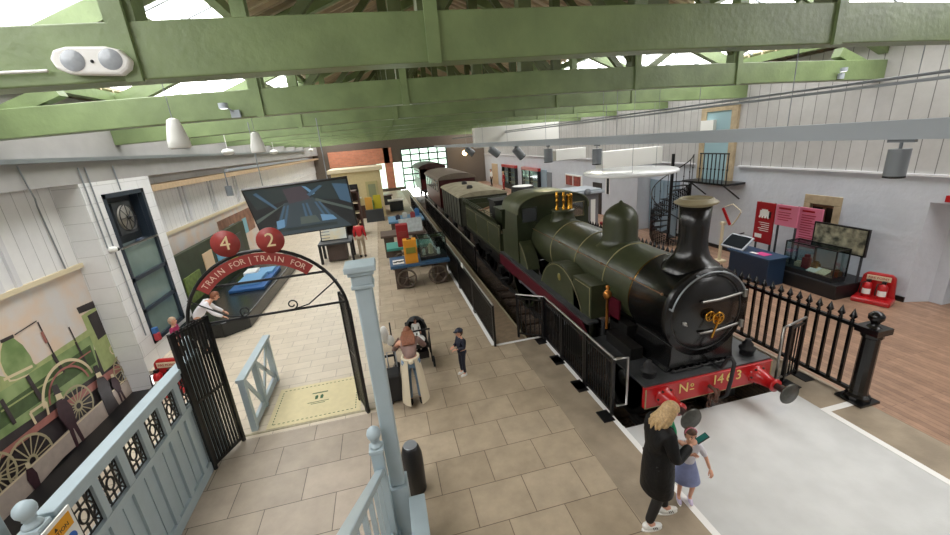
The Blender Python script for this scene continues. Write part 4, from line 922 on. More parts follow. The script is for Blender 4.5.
# carts
def cart(label,x0,x1,y0,y1,col,extra,h=.85,wheels=True):
    t=thing('display_cart',label,'display cart',((x0+x1)/2,(y0+y1)/2,0),'display carts in the hall')
    G().box(x0,x1,y0,y1,h-.1,h).build('table_top',col,t,.01)
    for xa_,xb_ in ((x0+.12,x0+.55),(x1-.55,x1-.12)): G().box(xa_,xb_,y0+.1,y1-.1,0,h-.1).build('leg_box',mat('cartb',(84,70,62),.6,var=.1),t)
    if wheels:
        for xc in (x0+.5,x1-.45):
            c=Vector((xc,y0+.03,.36)); g=G(); g.tube([c+Vector((.30*math.cos(k*PI/12),0,.30*math.sin(k*PI/12))) for k in range(24)],.035,8,closed=True); g.sph(c,.06)
            for k in range(5): a=k*2*PI/5+.3; g.bar(c,c+Vector((math.cos(a),0,math.sin(a)))*.29,.03,.04,up=(0,1,0))
            g.build('wheel','cartw' if 'cartw' in MATS else mat('cartw',(96,84,74),.6,var=.15),t)
    return t
mat('bluec',(52,88,122),.5,var=.1); mat('teal',(70,150,136),.5)
cart('blue topped display cart with spoked wheels, nearest in the hall',-.1,1.9,12.9,14.1,'bluec',0)
cart('teal topped display cart behind the nearest blue one',-.15,1.6,15.2,16.3,'teal',0,.9)
cart('brown topped display table behind the teal cart',-.35,1.6,17.2,18.4,mat('brt',(96,80,72),.5),0,1.0,False)
cart('pale blue topped model table beyond the brown topped table',.1,2.0,21.3,23.2,mat('bl3',(96,136,166),.5),0,.85,False)
YB_=thing('information_box','orange yellow upright information box on the blue cart','box',(.62,13.2,.85)); G().box(.42,.85,12.98,13.35,.85,1.65).build('body',mat('org',(222,150,40),.5),YB_,.01); G().box(.48,.8,12.965,12.98,1.2,1.4).build('label_panel',mat('olg',(130,130,50),.5),YB_); G().box(.55,.7,13.1,13.2,1.65,1.68).build('slot','black',YB_)
RB=thing('information_box','red upright information box on the teal cart','box',(.55,15.5,.9)); G().box(.3,.75,15.3,15.7,.9,1.75).build('body',mat('rdb',(150,34,38),.5),RB,.01); G().box(.36,.69,15.285,15.3,1.3,1.5).build('label_panel','signred',RB)
def gcase(label,x0,x1,y0,y1,z,h):
    t=thing('glass_case',label,'display case',((x0+x1)/2,(y0+y1)/2,z)); G().box(x0,x1,y0,y1,z,z+.12).build('base','blackm',t)
    g=G(); 
    for x in(x0,x1):
        for y in(y0,y1): g.bar((x,y,z+.12),(x,y,z+h),.025,.025)
    g.bar((x0,y0,z+h),(x1,y0,z+h),.025,.025).bar((x0,y1,z+h),(x1,y1,z+h),.025,.025).bar((x0,y0,z+h),(x0,y1,z+h),.025,.025).bar((x1,y0,z+h),(x1,y1,z+h),.025,.025); g.build('edge_frame','black',t)
    G().box(x0,x1,y0,y0+.006,z+.12,z+h).box(x0,x1,y1-.006,y1,z+.12,z+h).box(x0,x0+.006,y0,y1,z+.12,z+h).box(x1-.006,x1,y0,y1,z+.12,z+h).box(x0,x1,y0,y1,z+h-.006,z+h).build('glass_panel','caseglass',t)
    return t
gcase('small glass case of white objects on the nearest blue cart',.95,1.85,13.15,13.85,.85,.75)
for i,(x,y,s,lab) in enumerate(((1.1,13.4,.1,'small white block in the left of the cart glass case'),(1.35,13.5,.16,'tall cream tablet in the middle of the cart glass case'),(1.6,13.35,.1,'white figurine at the right of the cart glass case'))): tag(G().lathe([(s*.6,0),(s*.5,s*.8),(s*.6,s*1.6),(s*.3,s*2.2),(0,s*2.3)],(x,y,.975),n=8 if i!=1 else 4).build('exhibit','pwhite' if i!=1 else 'cream'),lab,'exhibit')
ob=G().box(.0,.38,13.1,13.6,.853,.87).build('activity_board','pwhite'); tag(ob,'white activity board with black rings at the left of the blue cart','board')
g=G(); 
for k in range(4): g.lathe([(.04,0),(.07,0),(.07,.01),(.04,.01)],(.08+.08*k,13.3+.05*(k%2),.871),n=12)
tag(g.build('ring','black',ob),None,None)
g=G().obox((1.0,17.5,1.3),(1.0,.6,.05),frame((0,0,0),(1,0,0),(0,.3,1)).to_3x3()); tag(g.build('tilted_panel',mat('tp',(190,196,196),.4,var=.15)),'tilted pale map panel standing on the brown topped table','panel')
for i,(x,y,c) in enumerate(((.5,21.8,(60,60,70)),(.9,22.2,(190,190,180)),(1.3,21.7,(150,60,60)),(1.6,22.4,(60,110,160)))): tag(G().box(x,x+.25,y,y+.25,.85,1.05+.05*i).box(x+.05,x+.2,y+.05,y+.2,1.05+.05*i,1.1+.05*i).build('model_block',mat('mbk%d'%i,c,.5)),['small dark model block','small pale model block','small red model block','small blue model block'][i]+' on the pale blue model table','model')
# far tables
for i,(x,y) in enumerate(((.9,31),(2.0,30.2) if 0 else (.2,35))):
    t=thing('far_table',('grey table with white top far down the hall','dark red chairs and table at the far end')[i],'table',(x,y,0)); G().box(x-.6,x+.6,y-.5,y+.5,.75,.82).build('table_top','pwhite' if i==0 else 'coach',t); G().box(x-.5,x+.5,y-.4,y+.4,0,.75).build('base','dgrey',t)
# ================= RIGHT SIDE =================
P=thing('display_plinth','long black display plinth against the right wall under the panels','plinth',(11.3,8.7,0)); G().box(10.75,11.9,7.1,10.2,.003,.38).build('plinth_body',mat('plb',(26,26,28),.45),P,.01)
BK=thing('touchscreen_kiosk','blue kiosk with tilted touchscreen beside the black plinth','kiosk',(10.5,9.0,0))
G().box(10.12,10.72,8.45,9.75,.003,.78).build('cabinet',mat('bk',(30,52,78),.5),BK,.01); 
G().box(10.06,10.78,8.4,9.8,.78,.82).build('top',mat('bk2',(38,64,92),.45),BK)
fr=frame((0,0,0),(0,-1,0),(.75,0,.65)); sc_=G().obox((10.35,9.75,1.0),(.8,.52,.05),fr.to_3x3()).build('screen_frame',mat('sf',(170,176,184),.3),BK,.01); G().obox((10.33,9.75,1.025),(.7,.42,.02),fr.to_3x3()).build('screen_glass',mat('scrm',(20,26,30),.7,spec=.1),sc_)
g=G(); g.obox((10.4,8.9,.824),(.3,.35,.006),Matrix.Identity(3)); g.build('print',mat('pinkp',(200,70,130),.5),BK); G().box(10.25,10.35,8.98,9.2,.824,.83).build('print','pwhite',BK)
# interpretation panels
def ipanel(label,y0,y1,z0,z1,col,X=11.0,legs=True,txt=True,dark=False):
    t=thing('information_board',label,'information board',(X,(y0+y1)/2,0.38)); G().box(X,X+.05,y0,y1,z0,z1).build('panel',col,t)
    if legs:
        for y in (y0+.06,y1-.06): G().box(X+.06,X+.1,y-.02,y+.02,.38,z1).build('leg','dgrey',t)
    if txt:
        g=G(); n=int((z1-z0-.25)/.07)
        for k in range(n):
            w_=(y1-y0-.16)*(.65+.35*random.random()); zz=z1-.22-.07*k
            g.box(X-.003,X,y1-.08-w_,y1-.08,zz,zz+.02)
        g.box(X-.003,X,y0+.2,y1-.08,z1-.12,z1-.07)
        g.build('print','cher' if not dark else 'pwhite',t)
    return t
mat('pink',(214,120,146),.5); 
rp=ipanel('tall crimson information panel with a white engine picture, leftmost of the three',9.25,9.84,.93,2.16,'cher',txt=False)
g=G(); g.box(10.996,11.0,9.4,9.7,1.75,1.92).box(10.996,11.0,9.45,9.65,1.92,1.96)
for k in range(4): g.lathe([(0,0),(.035,0),(.035,.004),(0,.004)],(10.996,9.42+.09*k,1.72),(1,0,0),10)
for k in range(5): g.box(10.996,11.0,9.35,9.7-.05*(k%3),1.55-.06*k,1.565-.06*k)
g.box(10.996,11.0,9.55,9.78,1.08,1.2); g.build('print','pwhite',rp); G().box(10.995,10.999,9.33,9.40,1.72,1.9).build('print','black',rp)
ipanel('short pink information panel between the crimson one and the taller pink one',8.56,9.2,1.57,2.16,'pink')
ipanel('tall pink information panel behind the glass case',8.23,8.85,.97,2.08,'pink',X=11.42)
PP=thing('picture_panel','wide framed picture of a railway scene above the glass case','picture',(11.3,7.6,.38)); 
G().box(11.3,11.36,7.0,8.3,1.08,1.78).build('frame','black',PP); G().box(11.295,11.3,7.04,8.26,1.12,1.74).build('picture',mat('pict',(164,160,136),.5,rgb2=(60,62,52),scale=5),PP)
for y in(7.1,8.2): G().box(11.36,11.4,y-.02,y+.02,.38,1.5).build('leg','dgrey',PP)
gc=gcase('large glass display case on the black plinth holding small models',10.85,11.28,7.3,8.62,.38,.85)
bk=thing('open_book','open white book leaning in the large glass case','book',(11.0,7.75,.5)); G().obox((11.02,7.9,.56),(.25,.24,.02),Matrix.Rotation(-.35,3,'Y')).build('page','pwhite',bk); G().obox((11.02,7.65,.56),(.25,.24,.02),Matrix.Rotation(-.35,3,'Y')).build('page','cream',bk)
for i,(y,c,h,lab) in enumerate(((8.4,'cream',.12,'small cream box model at the left of the large glass case'),(8.2,'signred',.3,'red brown model tower in the large glass case'),(7.95,'brass',.2,'brass model piece behind the open book'),(7.42,'wood',.14,'brown wooden model box at the right of the large glass case'))):
    tag(G().box(11.05,11.2,y-.08,y+.08,.505,.5+h).box(11.08,11.17,y-.05,y+.05,.5+h,.5+h*1.3).build('model',c,bevel=.005),lab,'model')
# semaphore
SG=thing('signal_model','small cream semaphore signal post with a red arm by the kiosk','signal',(10.75,10.75,0))
G().box(10.715,10.785,10.715,10.785,.003,1.3).box(10.69,10.81,10.69,10.81,1.3,1.4).build('post','cream',SG); 
def sgp(x,y): return PX(x,y,10.75)
G().bar(sgp(723,208),sgp(730,225),.09,.03,up=(1,0,0)).build('arm','red',SG); G().tube([sgp(741,212),sgp(737,219),sgp(731,226)],.02,6).tube([sgp(725,207),sgp(733,204),sgp(741,211)],.012,6).build('linkage','cream',SG); G().tube([sgp(731,236),sgp(744,233)],.022,6).build('lever','black',SG); G().box(10.6,10.9,10.6,10.9,.003,.1).build('base','cream',SG)
# shelter
SH=thing('ticket_booth','grey ticket booth with moulded top beyond the locomotive cab','booth',(7.9,15.6,0))
G().box(7.5,8.65,15.0,16.2,.003,2.15).build('body',mat('bth',(120,120,124),.6),SH); G().box(7.3,8.85,14.85,16.35,2.15,2.25).box(7.4,8.75,14.95,16.25,2.25,2.32).build('cornice','lgrey',SH,.01); G().lathe([(0,0),(.14,0),(.14,.06),(0,.06)],(8.05,14.83,2.25),(0,-1,0),20).build('roundel','mgrey',SH)
G().box(8.3,8.5,14.97,15.0,.4,1.9).build('notice','pwhite',SH)
DR=thing('display_drum','dark round drum with a white top beyond the tender','drum',(9,25.2,0)); G().lathe([(0,0),(.75,0),(.75,1.5),(0,1.5)],(9,25.2,.003),n=32).build('drum_body','blackm',DR); G().lathe([(0,1.503),(.68,1.503),(.6,1.53),(0,1.53)],(9,25.2,.003),n=32).build('drum_top','pwhite',DR)
for i,(x,y) in enumerate(((9.6,14.9),(10.2,16.4))):
    t=thing('red_bench',('red upholstered bench beside the grey booth','red upholstered bench farther from the booth')[i],'bench',(x,y,0),'red benches'); G().box(x-.35,x+.35,y-.55,y+.55,.3,.45).build('seat','rdb',t,.03); G().box(x+.28,x+.36,y-.55,y+.55,.45,.85).build('backrest','rdb',t,.02)
    for sx in(-.3,.3):
        for sy in(-.5,.5): G().box(x+sx-.02,x+sx+.02,y+sy-.02,y+sy+.02,.003,.3).build('leg','wood',t)
# balcony, door and spiral stair
BA=thing('balcony','black iron balcony with ball studded balusters at the upper doorway','balcony',(11.6,12.2,2.4))
G().box(11.2,11.98,11.25,13.3,2.46,2.53).build('deck','black',BA); G().box(11.18,11.22,11.25,12.5,3.5,3.54).build('top_rail','black',BA)
for k in range(8):
    y=11.27+1.2*k/7; G().cyl((11.2,y,2.5),(11.2,y,3.5),.018,n=6).sph((11.2,y,3.0),.035,n=8,k=6).build('baluster','black',BA)
for y in (11.4,12.9): G().bar((11.25,y,2.46),(11.95,y,1.95),.04,.04).build('bracket','black',BA)
g=G(); g.box(11.9,12.0,11.8,12.05,2.53,4.9).box(11.9,12,13.15,13.4,2.53,4.9).box(11.9,12,11.8,13.4,4.9,5.1); struct('trim_9',g,'stone')
g=G(); g.box(11.93,11.99,12.05,13.15,2.53,4.9); struct('door_7',g,mat('dpb',(150,180,188),.5))
ST=thing('spiral_staircase','black iron spiral staircase with pierced risers below the balcony','staircase',(11.0,13.9,0)); SX,SY=11.1,13.75
G().cyl((SX,SY,.003),(SX,SY,3.5),.06).build('column','black',ST)
for k in range(13):
    a=-.6+k*.42; z=2.45-.19*k; g=G(); r=.7
    p=[(SX+r*math.cos(a+j*.42/3),SY+r*math.sin(a+j*.42/3)) for j in range(4)]; g.prism([(SX,SY)]+p,'z',z-.03,z)
    g.build('tread','black',ST)
    g=G(); g.cyl((p[0][0],p[0][1],z),(p[0][0],p[0][1],z+.95),.014,n=6).sph((p[0][0],p[0][1],z+.5),.03,n=6,k=4); g.build('baluster','black',ST)
G().tube([(SX+.7*math.cos(-.6+k*.21),SY+.7*math.sin(-.6+k*.21),3.42-.095*k) for k in range(26)],.022,6).build('handrail','black',ST)
g=G()
for k in range(44):
    a=-.6+k*.12; z=2.45-.19*(k*.12/.42)
    for j in range(7):
        if z-.1*j<.1: continue
        g.obox((SX+.7*math.cos(a),SY+.7*math.sin(a),z-.1*j),(.02,.075,.06 if (k+j)%2 else .03),Matrix.Rotation(a,3,'Z'))
        g.obox((SX+.7*math.cos(a),SY+.7*math.sin(a),z-.1*j-.05),(.02,.03,.1),Matrix.Rotation(a,3,'Z'))
g.build('pierced_string','black',ST)
# bin and luggage
BN=thing('litter_bin','black cylindrical litter bin with chrome rim behind the tall blue post','bin',(-.13,4.55,0)); G().lathe([(.125,0),(.14,.02),(.145,.5),(.14,.62),(.115,.72),(.092,.765),(.085,.765),(.085,.6),(0,.6)],(-.13,4.55,0),n=28).build('body',mat('binb',(20,20,22),.42),BN); G().lathe([(.094,.762),(.09,.772),(.084,.766)],(-.13,4.55,0),n=28).build('rim','galv',BN);
SU=thing('suitcase','black upright suitcase standing behind the tall blue post','suitcase',(-.3,6.75,0)); G().box(-.46,-.16,6.6,6.95,.05,.62).build('body','blackm',SU,.04); G().tube([(-.36,6.9,.6),(-.36,6.9,.95),(-.2,6.9,.95),(-.2,6.9,.6)],.012,6).build('handle','galv',SU)
for x in(-.38,-.16):
    for y in (6.64,6.91): G().cyl((x-.015,y,.025),(x+.015,y,.025),.025,n=10).build('wheel','rubber',SU)
TR_=thing('folded_trolley','folded dark trolley draped with white cloth behind the suitcase','trolley',(-.35,7.6,0)); G().bar((-.5,7.5,.05),(-.5,7.8,1.25),.03,.05).bar((-.25,7.5,.05),(-.25,7.8,1.15),.03,.05).bar((-.5,7.6,.5),(-.25,7.6,.5),.04,.04).build('frame','blackm',TR_); G().sph((-.38,7.62,.98),(.09,.07,.2)).sph((-.28,7.6,.84),(.08,.06,.12)).build('cloth','pwhite',TR_); G().bar((-.42,7.4,.0),(-.2,7.4,.4),.15,.1).build('bag','black',TR_)
# ================= OVERHEAD =================
tr=G().box(4.95,5.05,1.5,36,4.28,4.46); o=tr.build('light_trunking','lgrey'); tag(o,'long pale grey lighting trunking hung above the train on the right','trunking')
ct=G().box(6.97,7.03,2.0,38,4.86,4.90).cyl((7,2.0,4.95),(7,38,4.95),.02,n=6); tag(ct.build('cable_tray','galv'),'thin galvanised cable tray high along the right side above the fence','cable tray')
for k,y in enumerate((4.2,7.97,11.74,15.51,19.28,23.05)):
    tag(G().cyl((5,y,4.46),(5,y,5.33),.006,n=5).build('suspension_wire','galv'),'thin suspension wire from a roof truss to the right trunking','wire','wires holding the right trunking')
    tag(G().cyl((7,y,4.95),(7,y,5.30),.006,n=5).build('suspension_wire','galv'),'thin suspension wire from a roof truss to the galvanised tray','wire','wires holding the right cable tray')
def spot(label,x,y,ztop,tilt=0,r=.075,l=.26,lamp=True,group='track spotlights',grp=True):
    t=thing('track_spotlight',label,'spotlight',(x,y,ztop),group if grp else None)
    G().box(x-.02,x+.02,y-.11,y+.11,ztop-.03,ztop).cyl((x,y,ztop-.03),(x,y,ztop-.09),.014,n=8).build('bracket','mgrey',t)
    a=Vector((math.sin(tilt),0,-math.cos(tilt))); c=Vector((x,y,ztop-.09))
    G().cyl(c,c+a*l,r,n=20).build('lamp_body',mat('spg',(124,130,136),.4),t)
    G().lathe([(r,0),(r,.02),(r*.85,.02),(r*.8,-.01),(0,-.01)],c+a*l,a,n=20).build('bezel','blackm',t)
    if lamp:
        G().lathe([(0,.0),(r*.7,0),(r*.7,.004),(0,.004)],c+a*l,a,n=16).build('lens',emat('lens',(255,226,180),6),t)
        ld=bpy.data.lights.new('spot_beam','SPOT'); ld.energy=60; ld.color=(1,.85,.66); ld.spot_size=1.1; ld.shadow_soft_size=.06; lo=bpy.data.objects.new('spot_beam',ld); COL.objects.link(lo); lo.location=c+a*(l+.04); lo.rotation_euler=a.to_track_quat('-Z','Y').to_euler()
q=lambda x,y:PX(x,y,5)
spot('large grey track spotlight at the right edge of the photograph',5,q(900,150).y,4.28,0,.085,.26)
for k,(x,y,tl) in enumerate(((597,147,0),(548,147,0),(515,148,.7),(490,148,.9),(466,149,.9))):
    spot(['grey track spotlight above the locomotive cab, glowing warm','grey track spotlight left of the glowing one over the tender','tilted grey track spotlight above the grey goods van','tilted grey track spotlight farther along past the goods van','tiny tilted track spotlight farthest along the right trunking'][k],5,q(x,y).y,4.28,tl,.11+.02*k,.34+.04*k,lamp=k<2)
# raft and ducts
R=thing('ceiling_raft','large round white acoustic raft hanging over the locomotive','ceiling raft',(5.7,8.5,3.58)); G().lathe([(0,0),(1.02,0),(1.05,.015),(1.05,.06),(1.02,.075),(0,.075)],(5.7,8.5,3.58),n=64).build('disc','glasswhite',R)
for a in (0,2.1,4.2): G().cyl((5.7+.7*math.cos(a),8.5+.7*math.sin(a),3.65),(5.7+.7*math.cos(a),8.5+.7*math.sin(a),5.6),.005,n=5).build('wire','galv',R)
def duct(label,p0,p1,Y,d=.5):
    a=PY(*p0,Y);b=PY(*p1,Y); t=thing('white_baffle',label,'baffle',((a.x+b.x)/2,Y,b.z),'white hanging baffles'); G().box(a.x,b.x,Y,Y+d,min(a.z,b.z),max(a.z,b.z)).build('panel','pwhite',t,.01)
    for x in (a.x+.3,b.x-.3): G().cyl((x,Y+d/2,max(a.z,b.z)),(x,Y+d/2,6.0),.008,n=5).build('wire','galv',t)
duct('long white box baffle hanging above the carriages',(474,128),(559,141),22)
duct('white box baffle hanging behind the round raft',(602,152),(662,163),15)
duct('narrow white baffle hanging between the long baffle and the round raft',(556,150),(586,158),18)
# left conduit and fittings
p=PX(75,160,-5.85); g=G().box(-5.99,-5.87,1,38,p.z-.03,p.z+.05); tag(g.build('cable_tray','galv'),'galvanised cable tray along the top of the left wall','cable tray')
def cond(label,pts,r=.016,X=None): tag(G().tube(pts,r,6).build('conduit','galv'),label,'conduit')
cond('grey conduit dropping down the left wall to the cream shelf',[PX(17,166,-5.96),PX(27,185,-5.97),PX(35,199,-6.0),PX(37,206,-6.47),PX(66,270,-6.47)],.014)
cond('pair of grey conduits down the white pier, left one',[(-5.97,10.05,4.72),(-5.97,10.05,3.0)])
cond('grey conduit down the pier next to the black window frame',[(-5.97,10.25,4.72),(-5.97,10.25,.8)])
cond('short grey conduit above the framed window of the pier',[(-5.97,11.2,4.72),(-5.97,11.2,4.15)])
Dm=thing('security_camera','white dome camera on the corner of the white pier','camera',(-5.95,10.15,2.9)); G().sph((-5.94,10.15,2.95),(.09,.09,.07)).cyl((-6.0,10.15,2.95),(-5.92,10.15,2.95),.05).build('dome','pwhite',Dm); G().sph((-5.87,10.19,2.94),.04).build('lens','black',Dm)
hs=PX(155,333,-5.95); SD=thing('dispenser','small blue and red dispenser on the edge of the pier window','dispenser',tuple(hs)); G().box(-5.98,-5.88,hs.y-.06,hs.y+.06,hs.z,hs.z+.14).build('cap',mat('dsb',(60,110,170),.4),SD,.01); G().box(-5.98,-5.86,hs.y-.055,hs.y+.055,hs.z-.2,hs.z).build('body',mat('dsr',(190,60,70),.4),SD,.02)
for k,(x,y,z0,h,lab) in enumerate(((-2.40,6.0,4.80,.36,'white pendant loudspeaker hanging left of the hall, the larger nearer one'),(-2.08,8.3,4.70,.36,'white pendant loudspeaker hanging farther back, the smaller one'))):
    t=thing('pendant_speaker',lab,'pendant speaker',(x,y,z0),'white pendant loudspeakers'); G().lathe([(0,0),(.11,0),(.125,.02),(.12,.1),(.09,.24),(.065,.34),(.03,.36),(0,.36)],(x,y,z0),n=24).build('body','pwhite',t); G().cyl((x,y,z0+.36),(x,y,5.75),.005,n=5).build('wire','galv',t); G().lathe([(0,-.002),(.10,-.002),(.1,0),(0,0)],(x,y,z0),n=24).build('grille','mgrey',t)
E_=thing('emergency_light','white twin emergency floodlight fixed to the nearest green truss','emergency light',(-2.1,3.95,5.42)); yf=4.065; DX,DZ=.11,-.03
G().prism([(u+DX,v+DZ) for u,v in [(-2.38,5.40),(-2.30,5.36),(-1.96,5.34),(-1.90,5.38),(-1.87,5.44),(-1.93,5.52),(-2.02,5.545),(-2.28,5.55),(-2.36,5.53),(-2.40,5.47)]],'y',yf-.09,yf).build('casing','pwhite',E_,.02)
for x in (-2.25,-2.0):
    G().lathe([(0,.018),(.05,.015),(.08,.0)],(x+DX,yf-.092,5.45+DZ),(0,-1,0),24,sc2=(1,.95)).build('lens',mat('lensg',(168,174,180),.2,var=.08,scale=30),E_)
G().sph((-2.125+DX,yf-.092,5.44+DZ),.012).build('indicator','black',E_)
g=G().cyl((-6,4.04,5.36),(-2.36,4.04,5.37),.012,n=6); tag(g.build('conduit','pwhite'),'thin white conduit along the nearest truss left of the twin lamp','conduit')
def small(label,x,y,z):
    t=thing('wall_spotlight',label,'spotlight',(x,y,z)); G().box(x-.05,x+.09,y,y+.05,z-.12,z).build('back_box','lgrey',t); G().cyl((x-.1,y-.1,z+.02),(x-.1,y-.1,z+.1),.07).bar((x-.08,y-.06,z+.04),(x+.02,y+.02,z-.03),.02,.02).build('lamp_body','lgrey',t); G().lathe([(0,0),(.055,0),(.055,.004),(0,.004)],(x-.1,y-.1,z+.014),n=14).build('lens',emat('lens2',(240,240,240),2),t)
a=PY(233,110,7.78); small('small round spotlight on the second truss near the pendant speakers',a.x,7.78,a.z)
a=PY(842,73,7.78); small('small round spotlight near the right end of the second truss',a.x,7.78,a.z)
b_=PX(709,126,11.9); G0=G().box(11.8,12.0,b_.y-.3,b_.y+.3,b_.z-.15,b_.z+.2); tag(G0.build('junction_box','pwhite'),'white junction box on the upper right wall above the balcony','junction box')
b_=PX(946,199,11.97); tag(G().box(11.93,12.0,b_.y-.09,b_.y-.01,b_.z-.06,b_.z+.08).build('fire_notice','red'),'small red notice at the right edge above the doorway','notice')
GL=thing('wall_lamp','warm glowing globe lamp on the far right wall','lamp',(9.4,44.5,3.2)); G().sph((9.4,44.5,3.4),.28).build('globe',emat('globe',(255,214,150),9),GL); G().cyl((9.4,44.5,3.4),(9.4,45.9,3.4),.03,n=6).build('arm','blackm',GL)
for k,(x,y) in enumerate(((228,152),(274,152),(311,150))):
    a=PX(x,y,-4.5); tag(G().sph(tuple(a),(.16,.35,.1)).cyl(a,(a.x,a.y,5.9),.012,n=6).build('uplighter','pwhite'),['oval white uplighter under the trusses, nearest of three on the left','oval white uplighter under the trusses, middle of three on the left','oval white uplighter under the trusses, farthest of three on the left'][k],'uplighter','white uplighters on the left')
g=G(); 
for y in (8.0,11.7): g.box(-4.4,-4.3,y,y+.0001,4.7,4.7001)
lt=PX(228,186,-5.2); t=thing('track_spotlight','grey spotlight hanging before the left boarding beside the screen','spotlight',tuple(lt)); G().cyl(lt,lt+Vector((0,0,-.34)),.11,n=18).build('lamp_body','spg',t); G().cyl(lt,lt+Vector((0,0,.5)),.02,n=6).build('bracket','mgrey',t)
g=G().box(-5.25,-5.15,16,34,lt.z+.48,lt.z+.56); tag(g.build('light_track','lgrey'),'grey lighting track above the left plinth and screen','lighting track')

# ================= PEOPLE =================
def skin(nodes,edges,root,lv=2):
    names=list(nodes); me=bpy.data.meshes.new('s'); me.from_pydata([Vector(nodes[n][0]) for n in names],[(names.index(a),names.index(b)) for a,b in edges],[])
    o=bpy.data.objects.new('s',me); COL.objects.link(o); o.modifiers.new('k','SKIN'); sv=me.skin_vertices[0].data
    for i,n in enumerate(names):
        r=nodes[n][1]; sv[i].radius=(r,r) if not isinstance(r,tuple) else r; sv[i].use_root=(n==root)
    m2=o.modifiers.new('u','SUBSURF'); m2.levels=lv; m2.render_levels=lv
    dg=bpy.context.evaluated_depsgraph_get(); x=bpy.data.meshes.new_from_object(o.evaluated_get(dg)); r=([v.co.copy() for v in x.vertices],[tuple(p.vertices) for p in x.polygons])
    bpy.data.objects.remove(o); bpy.data.meshes.remove(x); return r
def person(label,loc,rz,H,J={},top='black',legs='black',shoe='pwhite',hairm='blonde',hair='long',headrot=(0,0),sleeve=True,dress=None,coat=None,skinm='skin',child=False,extra=None,group=None,trouser=True,cap=None):
    t=thing('person',label,'person',(0,0,0),group); s=H/1.7; hs=s*(1.25 if child else 1.0)
    D=dict(pelvis=(0,0,.93),spine=(0,0,1.1),chest=(0,.0,1.28),neck=(0,.0,1.44),head=(0,.015,1.56),
      shR=(.17,0,1.37),elR=(.23,-.02,1.12),wrR=(.24,.06,.88),shL=(-.17,0,1.37),elL=(-.23,-.02,1.12),wrL=(-.24,.06,.88),
      hipR=(.09,0,.88),knR=(.10,.03,.49),anR=(.10,0,.09),hipL=(-.09,0,.88),knL=(-.10,.03,.49),anL=(-.10,0,.09))
    D.update(J); P={k:Vector(v)*s for k,v in D.items()}
    P['toR']=Vector((P['anR'].x,P['anR'].y+.15*s,.03*s)); P['toL']=Vector((P['anL'].x,P['anL'].y+.15*s,.03*s))
    rad=dict(pelvis=.12,spine=.105,chest=.12,neck=.052,head=.05,shR=.055,elR=.04,wrR=.028,shL=.055,elL=.04,wrL=.028,hipR=.085,knR=.052,anR=.034,hipL=.085,knL=.052,anL=.034,toR=.03,toL=.03)
    ed=[('pelvis','spine'),('spine','chest'),('chest','neck'),('neck','head'),('chest','shR'),('shR','elR'),('elR','wrR'),('chest','shL'),('shL','elL'),('elL','wrL'),('pelvis','hipR'),('hipR','knR'),('knR','anR'),('anR','toR'),('pelvis','hipL'),('hipL','knL'),('knL','anL'),('anL','toL')]
    g=G(); vs,fs=skin({k:(P[k],rad[k]*s) for k in rad},ed,'pelvis'); g.add(vs,fs,0,True)
    # head
    yaw,pit=headrot; M=Matrix.Rotation(yaw,3,'Z')@Matrix.Rotation(pit,3,'X'); hc=P['head']+M@Vector((0,.01,.045))*hs
    def hp(v): return hc+M@(Vector(v)*hs)
    g.sph(hc,(.072*hs,.09*hs,.105*hs),0,20,14,M); g.sph(hp((0,.025,-.06)),(.05*hs,.058*hs,.052*hs),0,14,8,M)
    g.sph(hp((0,.095,-.012)),(.012*hs,.018*hs,.024*hs),0,8,6,M)
    for k in(-1,1):
        g.sph(hp((k*.074,0,-.01)),(.012*hs,.022*hs,.032*hs),0,8,6,M); g.sph(hp((k*.028,.081,.012)),(.012*hs,.008*hs,.008*hs),1,8,6,M); g.sph(hp((k*.028,.083,.03)),(.018*hs,.006*hs,.004*hs),1,8,4,M)
    g.sph(hp((0,.082,-.052)),(.024*hs,.008*hs,.006*hs),2,8,6,M)
    # hands
    for sd,k in (('R',1),('L',-1)):
        w=P['wr'+sd]; d=(w-P['el'+sd]).normalized(); side=d.cross(Vector((0,0,1))); side=side.normalized() if side.length>.2 else Vector((0,1,0)); upv=side.cross(d)
        Mh=Matrix((side,d,upv)).transposed(); hh=hs*.95
        g.sph(w+d*.045*hh,(.038*hh,.052*hh,.017*hh),0,10,8,Mh)
        for j,(o_,ln) in enumerate(((-.028,.062),(-.010,.075),(.009,.072),(.027,.056))):
            b0=w+d*.08*hh+side*o_*hh; b1=b0+d*ln*.5*hh-upv*.012*hh; b2=b1+d*ln*.35*hh-upv*.026*hh; g.tube([b0,b1,b2],[.0088*hh,.008*hh,.0065*hh],6,0)
        b0=w+d*.03*hh+side*k*-.03*hh; g.tube([b0,b0+side*k*-.024*hh+d*.025*hh,b0+side*k*-.026*hh+d*.055*hh-upv*.01*hh],[.011*hh,.0095*hh,.0075*hh],6,0)
    g.build('body',[skinm,mat('eye',(40,30,28),.3),mat('lip',(176,90,86),.5)],t)
    # clothes
    if sleeve is not None:
        bk=1.25 if coat else 1.0; tr_={k:rad[k]*1.22*bk+.006 for k in ('spine','chest','shR','shL','elR','elL')}; tr_['pelvis']=.14; tr_['chest']=.145*(1.1 if coat else 1)
        nd={k:(P[k]-(Vector((0,0,.035*s)) if k=='pelvis' else Vector()),tr_[k]*s) for k in tr_}; nd['neck']=(P['chest'].lerp(P['neck'],.65),.062*s)
        e2=[('pelvis','spine'),('spine','chest'),('chest','neck'),('chest','shR'),('shR','elR'),('chest','shL'),('shL','elL')]
        if sleeve:
            for sd in 'RL': nd['wr'+sd]=(P['wr'+sd].lerp(P['el'+sd],.08),.042*bk*s); e2.append(('el'+sd,'wr'+sd))
        vs,fs=skin(nd,e2,'pelvis'); G().add(vs,fs,0,True).build('jacket' if coat else 'top',top,t)
